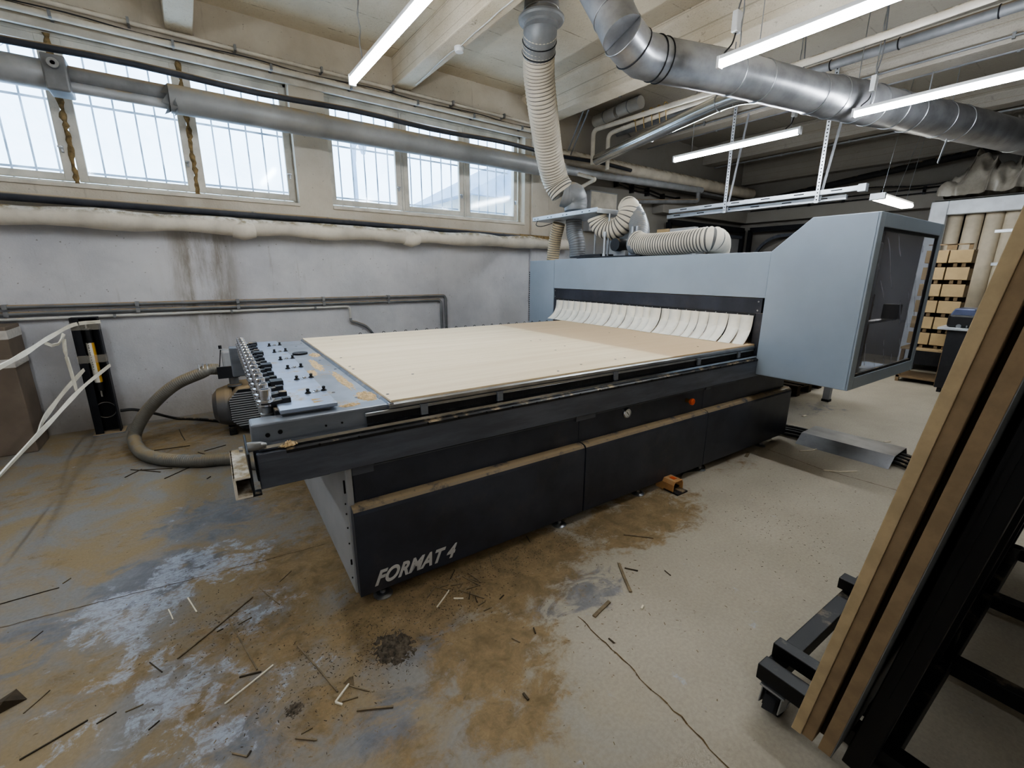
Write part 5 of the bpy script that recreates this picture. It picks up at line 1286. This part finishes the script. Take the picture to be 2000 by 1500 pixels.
put(G().box(XO, XO + .015, yR0 + .02, yR0 + .06, zO1, zO1 + .07).box(XO, XO + .015, yM - .06, yM + .04, zO1, zO1 + .07).box(XO, XO + .015, yR0 + .02, yM + wO, zO1 + .06, zO1 + .075), 'top_frame', 'mdf_core', org)

# black printer on its stand
XP = 7.9
p0, p1 = RX(1846, 640, XP), RX(1908, 642, XP); zt_ = RX(1865, 602, XP).z; zs = RX(1860, 641, XP).z
pr_ = thing('label_printer', 'black boxy device with a blue-grey lid on a metal shelf by the leaning boards', 'device', (XP + .2, (p0.y + p1.y) / 2, zs))
put(G().box(XP, XP + .4, p1.y, p0.y, zs + .01, zs + (zt_ - zs) * .7), 'body', 'black_plastic', pr_, .03)
put(G().prism([(p1.y + .01, zs + (zt_ - zs) * .62), (p0.y - .01, zs + (zt_ - zs) * .62), (p0.y - .05, zt_), (p1.y + .05, zt_)], 'x', XP + .01, XP + .38), 'lid', 'printer_lid', pr_, .015)
put(G().cyl((XP - .01, p0.y - .12, zs + .03), (XP, p0.y - .12, zs + .03), .025, 12).box(XP - .01, XP, p1.y + .1, p0.y - .2, zs + .02, zs + .045), 'front_controls', 'steel', pr_)
cb = thing('equipment_cabinet', 'black cabinet with a protruding silver shelf, right of the wooden stand', 'cabinet', (XP + .25, (p0.y + p1.y) / 2, 0))
put(G().box(XP - .02, XP + .42, p1.y - .3, p0.y - .03, .06, zs - .02), 'body', 'machine_black', cb, .006)
put(G().box(XP - .08, XP + .44, p1.y - .3, p0.y + .06, zs - .02, zs + .01), 'shelf', 'galv_light', cb, .003)
for x in (XP, XP + .36):
    for y in (p1.y - .26, p0.y - .1): put(G().box(x, x + .04, y, y + .04, 0, .06), 'foot', 'black_rubber', cb)
for k, (py, lb) in enumerate(((452, 'upper pale bracket arm sticking out beside the far rolls'), (516, 'lower pale bracket arm sticking out beside the far rolls'))):
    a = RX(1943 - 8 * k, py, 8.6); b = Vector((8.6, a.y - .6, a.z + .02))
    q = thing('bracket_arm', lb, 'bracket', b); put(G().bar(a, b, .03, .04), 'arm', 'galv_light', q, .003); put(G().box(8.58, 8.66, b.y - .04, b.y, 0 if k == 0 else a.z - .1, b.z + .03), 'upright' if k == 0 else 'mount', 'galv_light', q, .003)

# ================================================================== DEBRIS ON THE FLOOR
def stick(a, b, w, h, mt, lab, grp, hook=None, nm='wood_strip'):
    A, B = RZ(a[0], a[1], h / 2 + .001), RZ(b[0], b[1], h / 2 + .001)
    w *= .85; g = G(); L = (B - A); n = 5; prev = A; side = Vector((-L.y, L.x, 0)).normalized(); bow = random.uniform(-.01, .01) * L.length
    for i in range(1, n + 1):
        t = i / n; q = A.lerp(B, t) + side * bow * math.sin(PI * t); g.bar(prev, q, w, h); prev = q
    if hook: C = RZ(hook[0], hook[1], h / 2 + .001); g.bar(B, C, w, h)
    solo(g, nm, mt, A, lab, 'wood offcut', grp)
z1 = lambda x, y: (x / 2.857, 975 + y / 2.857)
z2 = lambda x, y: (600 + x / 2.5, 850 + y / 2.5)
z3 = lambda x, y: (x / 2.857, 500 + y / 2.857)
z4 = lambda x, y: (1400 + x / 3.333, 700 + y / 3.333)
LF = ('thin wooden strip offcut on the floor in the left foreground', 'strip offcuts in the left foreground')
MF = ('short thin wood sliver in the sawdust under the logo panel', 'slivers below the logo panel')
HF = ('thin dark sliver on the floor near the curved grey hose', 'slivers by the floor hose')
for a, b, w in (((0, 585), (330, 493), .004), ((170, 790), (240, 735), .003), ((130, 1195), (278, 1065), .004), ((538, 1253), (650, 1187), .004), ((700, 1187), (800, 1143), .004),
                ((828, 1288), (890, 1235), .004), ((1280, 680), (1435, 950), .006), ((1336, 993), (1458, 962), .006), ((1345, 985), (1440, 968), .004), ((1450, 495), (1560, 588), .004), ((1330, 700), (1405, 658), .004),
                ((1297, 1418), (1378, 1437), .005), ((1378, 1437), (1400, 1403), .005), ((1680, 1310), (1745, 1273), .004), ((835, 910), (905, 965), .004), ((350, 470), (395, 440), .005), ((1210, 740), (1245, 722), .004), ((1560, 460), (1625, 400), .004)):
    stick(z1(*a), z1(*b), w, w * .8, random.choice(('stick_wood', 'stick_dark')), LF[0], LF[1])
stick(z1(108, 1455), z1(490, 1232), .005, .004, 'stick_dark', 'longest dark strip at the bottom left corner of the floor', None)
stick(z1(990, 890), z1(1410, 545), .006, .005, 'stick_wood', 'long brown strip lying diagonally over the whitish scraped floor patch', None)
stick(z1(1255, 1142), z1(1525, 925), .006, .005, 'stick_pale', 'pale straight strip with a tiny hooked end in the left foreground', None)
stick(z1(1525, 925), z1(1255, 1142), .0055, .005, 'stick_pale', 'x', None) if False else None
stick(z1(1948, 1030), z1(1872, 1133), .007, .006, 'stick_pale', 'pale L-shaped strip lying beside the small brown chip', None, hook=z1(1910, 1146))
stick(z1(1660, 818), z1(1885, 1075), .006, .005, 'stick_wood', 'long strip pointing to the small brown chip in the foreground', None)
stick(z1(1048, 550), z1(1098, 630), .006, .005, 'stick_pale', 'short pale strip on the whitish scraped floor patch', None)
stick(z1(940, 615), z1(966, 672), .005, .004, 'stick_pale', 'shorter pale strip left of the other one on the scraped patch', None)
stick(z1(1650, 1333), z1(1768, 1343), .006, .005, 'stick_wood', 'short level strip near the bottom edge, left of centre', None)
stick(z2(243, 1343), z2(420, 1325), .008, .006, 'stick_wood', 'flat straight strip in front of the pale L-shaped strip', None)
for a, b in (((860, 1085), (1060, 1058)), ((1105, 1095), (1160, 1110)), ((1140, 1088), (1260, 1055)), ((730, 1192), (895, 1205)), ((918, 1242), (1065, 1175)), ((697, 1235), (790, 1190)), ((770, 1195), (960, 1185)), ((1000, 967), (1032, 1027)), ((1155, 1243), (1175, 1230))):
    stick(z3(*a), z3(*b), .007, .005, 'stick_dark', HF[0], HF[1])
for a, b in (((740, 755), (865, 797)), ((620, 740), (700, 760)), ((785, 672), (850, 720)), ((775, 695), (835, 715)), ((778, 752), (845, 730)), ((585, 795), (625, 738)), ((790, 800), (795, 765)), ((862, 858), (895, 842)),
             ((885, 567), (905, 640)), ((1035, 510), (1065, 535)), ((1070, 492), (1088, 522)), ((170, 1300), (248, 1277)), ((205, 1222), (305, 1250)), ((1000, 990), (1040, 1010)), ((835, 832), (870, 810)), ((820, 790), (830, 815)),
             ((700, 735), (760, 725)), ((640, 745), (690, 730)), ((1010, 610), (1030, 590)), ((960, 780), (940, 800)), ((760, 690), (845, 735)), ((720, 660), (700, 700))):
    stick(z2(*a), z2(*b), .005, .004, random.choice(('stick_wood', 'stick_dark', 'stick_wood')), MF[0], MF[1])
stick(z2(633, 840), z2(693, 757), .006, .005, 'stick_pale', 'pale sliver standing out from the pile below the logo panel', None)
stick(z2(715, 797), z2(763, 797), .007, .005, 'stick_pale', 'tiny pale level sliver right of the sliver pile', None)
stick(z2(1545, 485), z2(1690, 502), .008, .006, 'stick_wood', 'strip lying level on the floor nearest the machine right of centre', None)
stick(z2(1522, 625), z2(1580, 765), .016, .006, 'stick_wood', 'broad flat wooden lath pointing at the floor crack', None)
stick(z2(1550, 648), z2(1615, 662), .006, .005, 'stick_dark', 'small curved sliver touching the broad lath', None)
stick(z2(1400, 885), z2(1475, 812), .018, .007, 'stick_wood', 'tapered wooden peg at the upper end of the floor crack', None)
stick(z2(1105, 940), z2(1115, 968), .006, .005, 'stick_dark', 'small dark upright sliver left of the floor crack', None)
stick(z2(1472, 992), z2(1500, 1015), .006, .005, 'stick_dark', 'small dark sliver right of the floor crack', None)
stick(z2(1055, 1260), z2(1080, 1292), .009, .006, 'stick_dark', 'dark bark-like chip left of the lower floor crack', None)
stick(z2(1745, 660), z2(1775, 685), .004, .004, 'stick_dark', 'tiny thin sliver on the clean floor at the right', None)
stick(z2(1632, 848), z2(1640, 832), .01, .008, 'stick_pale', 'tiny white peg on the clean floor right of the crack', None)
stick(z4(540, 603), z4(625, 598), .012, .004, 'stick_pale', 'curled white plastic strip near the cables under the machine end', None, hook=z4(670, 581), nm='plastic_strip')
stick(z4(692, 727), z4(800, 738), .012, .004, 'stick_pale', 'long white plastic strip in front of the sheet metal cable cover', None, hook=z4(915, 734), nm='plastic_strip')
stick(z4(190, 640), z4(207, 610), .03, .003, 'stick_wood', 'small flat wood chip on the shaded floor by the machine end', None)
stick(z4(560, 376), z4(582, 370), .03, .003, 'stick_pale', 'small white paper scrap beyond the machine end', None, nm='paper_scrap')
stick(z4(1090, 543), z4(1130, 541), .012, .004, 'stick_pale', 'small white strip lying behind the cable cover', None, nm='plastic_strip')
c = RZ(681, 1330, 0)
g = G().add([(c.x - .02, c.y, .001), (c.x + .02, c.y + .01, .001), (c.x + .01, c.y - .04, .001), (c.x + .002, c.y - .01, .025)], [(0, 2, 1), (0, 1, 3), (1, 2, 3), (2, 0, 3)]); solo(g, 'wood_chip', 'stick_wood', c, 'small brown pointed chip by the pale L-shaped strip', 'wood chip')
c = RZ(12, 1385, 0)
g = G().add([(c.x - .03, c.y - .02, .001), (c.x + .05, c.y + .01, .001), (c.x + .02, c.y + .05, .03), (c.x - .04, c.y + .02, .02), (c.x, c.y, .035)], [(0, 1, 4), (1, 2, 4), (2, 3, 4), (3, 0, 4), (0, 3, 2, 1)]); solo(g, 'wood_chip', 'stick_dark', c, 'dark crumpled chip at the left edge of the floor', 'wood chip')

def pile(c, rx, ry, h, mt, lab, n=16, seed=1, frame=None, nm='sawdust_pile', root=None):
    g = G(); vs = []; random.seed(seed); n2 = n * 2
    for i in range(n2 + 1):
        for j in range(n2 + 1):
            u, v = i / n2 * 2 - 1, j / n2 * 2 - 1; d = math.sqrt(u * u + v * v)
            nz = mn.noise(Vector((u * 3.5 + seed, v * 3.5, seed))) * .8 + mn.noise(Vector((u * 9 + seed, v * 9, seed))) * .8
            hh = h * (.75 - d * d * 1.1 + nz) 
            vs.append((c[0] + u * rx, c[1] + v * ry, c[2] + max(hh, -.002)))
    N = n2 + 1; fs = []
    for i in range(n2):
        for j in range(n2):
            q = (i * N + j, (i + 1) * N + j, (i + 1) * N + j + 1, i * N + j + 1)
            if max(vs[k][2] for k in q) > c[2] + .0004: fs.append(q)
    used = sorted({k for f in fs for k in f}); mp_ = {k: i for i, k in enumerate(used)}
    g.add([vs[k] for k in used], [tuple(mp_[k] for k in f) for f in fs], True)
    return g
def fpile(px, py, rx, ry, h, mt, lab, seed):
    c = RZ(px, py, 0); solo(pile(c, rx, ry, h, mt, lab, seed=seed), 'sawdust_pile', mt, c, lab, 'sawdust', None, 0, 'stuff')
fpile(770, 1265, .085, .10, .014, 'sawdust_dark', 'dark clump of swept sawdust on the blue-grey floor patch', 3)
fpile(575, 1385, .035, .03, .005, 'sawdust_dark', 'small scatter of shavings near the bottom edge', 5)
for i, (X, Y, rx, ry, h, lb) in enumerate(((.545, 2.05, .05, .1, .012, 'sawdust heap at the near corner of the bed'), (.44, 1.93, .055, .035, .01, 'sawdust beside the near end of the tool rack plate'), (.53, 2.45, .03, .28, .005, 'drift of sawdust along the bed edge'),
                                           (.49, 2.95, .03, .25, .004, 'drift of sawdust in the middle of the deck'), (.425, 2.72, .03, .1, .006, 'sawdust against the rack plate'), (.55, 3.32, .04, .09, .01, 'sawdust heap beside the round cap'))):
    g = pile((X, Y, .932), rx, ry, h, 'sawdust', lb, seed=20 + i)
    w = m2r(X, Y, .932); r = tag(empty('sawdust_pile', w, -WA), lb, 'sawdust', None, 'stuff'); OFF[r.name] = (X, Y, .932)
    o = put(g, 'shavings', 'sawdust', r)
    COL.objects.unlink(r) if False else None
g = pile((.17, 1.812, .85), .035, .02, .014, 'sawdust', 'x', seed=40); w = m2r(.17, 1.812, .85)
r = tag(empty('sawdust_pile', w, -WA), 'curl of shavings hanging on the near end of the guide rail', 'sawdust', None, 'stuff'); OFF[r.name] = (.17, 1.812, .85); put(g, 'shavings', 'sawdust', r)

def crumbs(pts, n, smin, smax, mt, lab, seed, nm='wood_crumbs'):
    random.seed(seed); g = G()
    for _ in range(n):
        px, py, rx, ry = random.choice(pts); c = RZ(px, py, 0)
        x = c.x + random.gauss(0, .5) * rx; y = c.y + random.gauss(0, .5) * ry
        q = y * CW + x * SW; w = x * CW - y * SW
        if .35 < w < 4.3 and q > 1.86: continue
        s_ = random.uniform(smin, smax); a = random.uniform(0, PI); L = s_ * random.uniform(1, 4); h = s_ * .5
        u = Vector((math.cos(a), math.sin(a), 0)) * L / 2; v = Vector((-math.sin(a), math.cos(a), 0)) * s_ / 2; p = Vector((x, y, .0006))
        g.add([p - u - v, p + u - v, p + u + v, p - u + v, p + Vector((0, 0, h))], [(0, 1, 4), (1, 2, 4), (2, 3, 4), (3, 0, 4)])
    solo(g, nm, mt, RZ(pts[0][0], pts[0][1], 0), lab, 'wood crumbs', None, 0, 'stuff')
crumbs([(860, 1150, .35, .16), (960, 1110, .4, .16), (700, 1230, .3, .2), (1080, 1060, .4, .14), (620, 1330, .3, .2), (450, 1230, .35, .3), (760, 1280, .12, .12), (880, 1190, .3, .2)], 2400, .001, .0032, 'stick_dark', 'scattered dark wood crumbs over the dusty foreground floor', 5)
crumbs([(880, 1140, .4, .18), (700, 1230, .4, .3), (420, 1200, .5, .4), (1100, 1080, .6, .3), (1200, 1200, .6, .5), (600, 1400, .4, .3), (300, 1000, .7, .6)], 1200, .0015, .004, 'stick_wood', 'scattered light brown wood crumbs over the dusty foreground floor', 6)
crumbs([(1550, 1010, .8, .4), (1480, 980, .7, .35), (1600, 1060, .6, .4)], 420, .0012, .0035, 'stick_dark', 'dark specks scattered on the clean floor between machine and trolley', 8, 'floor_specks')

# ================================================================== WORLD, LAMPS, CAMERA
w = bpy.data.worlds.new('sky'); S.world = w; w.use_nodes = True
nt_ = w.node_tree; nt_.nodes.clear()
bg = nt_.nodes.new('ShaderNodeBackground'); ow = nt_.nodes.new('ShaderNodeOutputWorld')
bg.inputs[0].default_value = (.62, .81, 1.0, 1); bg.inputs[1].default_value = 2.7
nt_.links.new(bg.outputs[0], ow.inputs[0])
for x0, x1 in (W1, W2):
    L = bpy.data.lights.new('window_portal', 'AREA'); L.shape = 'RECTANGLE'; L.size = x1 - x0; L.size_y = WZ1 - WZ0; L.cycles.is_portal = True
    o = bpy.data.objects.new('window_portal', L); COL.objects.link(o); o.location = ((x0 + x1) / 2, 6.3, (WZ0 + WZ1) / 2); o.rotation_euler = (-PI / 2, 0, 0)

cam = bpy.data.cameras.new('camera'); co = bpy.data.objects.new('camera', cam); COL.objects.link(co)
cam.sensor_width = 36; cam.lens = 36 * FPX / 2000; cam.clip_start = .02; cam.clip_end = 200
def cdir(v):
    a = CAM.T @ np.array(v, float); return m2r(a[0], a[2], -a[1])
Xc, Yc, Zc = cdir((1, 0, 0)), cdir((0, -1, 0)), cdir((0, 0, -1))
co.matrix_world = Matrix(((Xc.x, Yc.x, Zc.x, 0), (Xc.y, Yc.y, Zc.y, 0), (Xc.z, Yc.z, Zc.z, H), (0, 0, 0, 1)))
S.camera = co
S.view_settings.view_transform = 'AgX'
try: S.view_settings.look = 'AgX - Medium High Contrast'
except Exception: pass
S.view_settings.exposure = 1.22
S.cycles.use_denoising = True
S.cycles.max_bounces = 8; S.cycles.diffuse_bounces = 5; S.cycles.glossy_bounces = 4; S.cycles.transparent_max_bounces = 12; S.cycles.transmission_bounces = 4
S.cycles.sample_clamp_indirect = 6
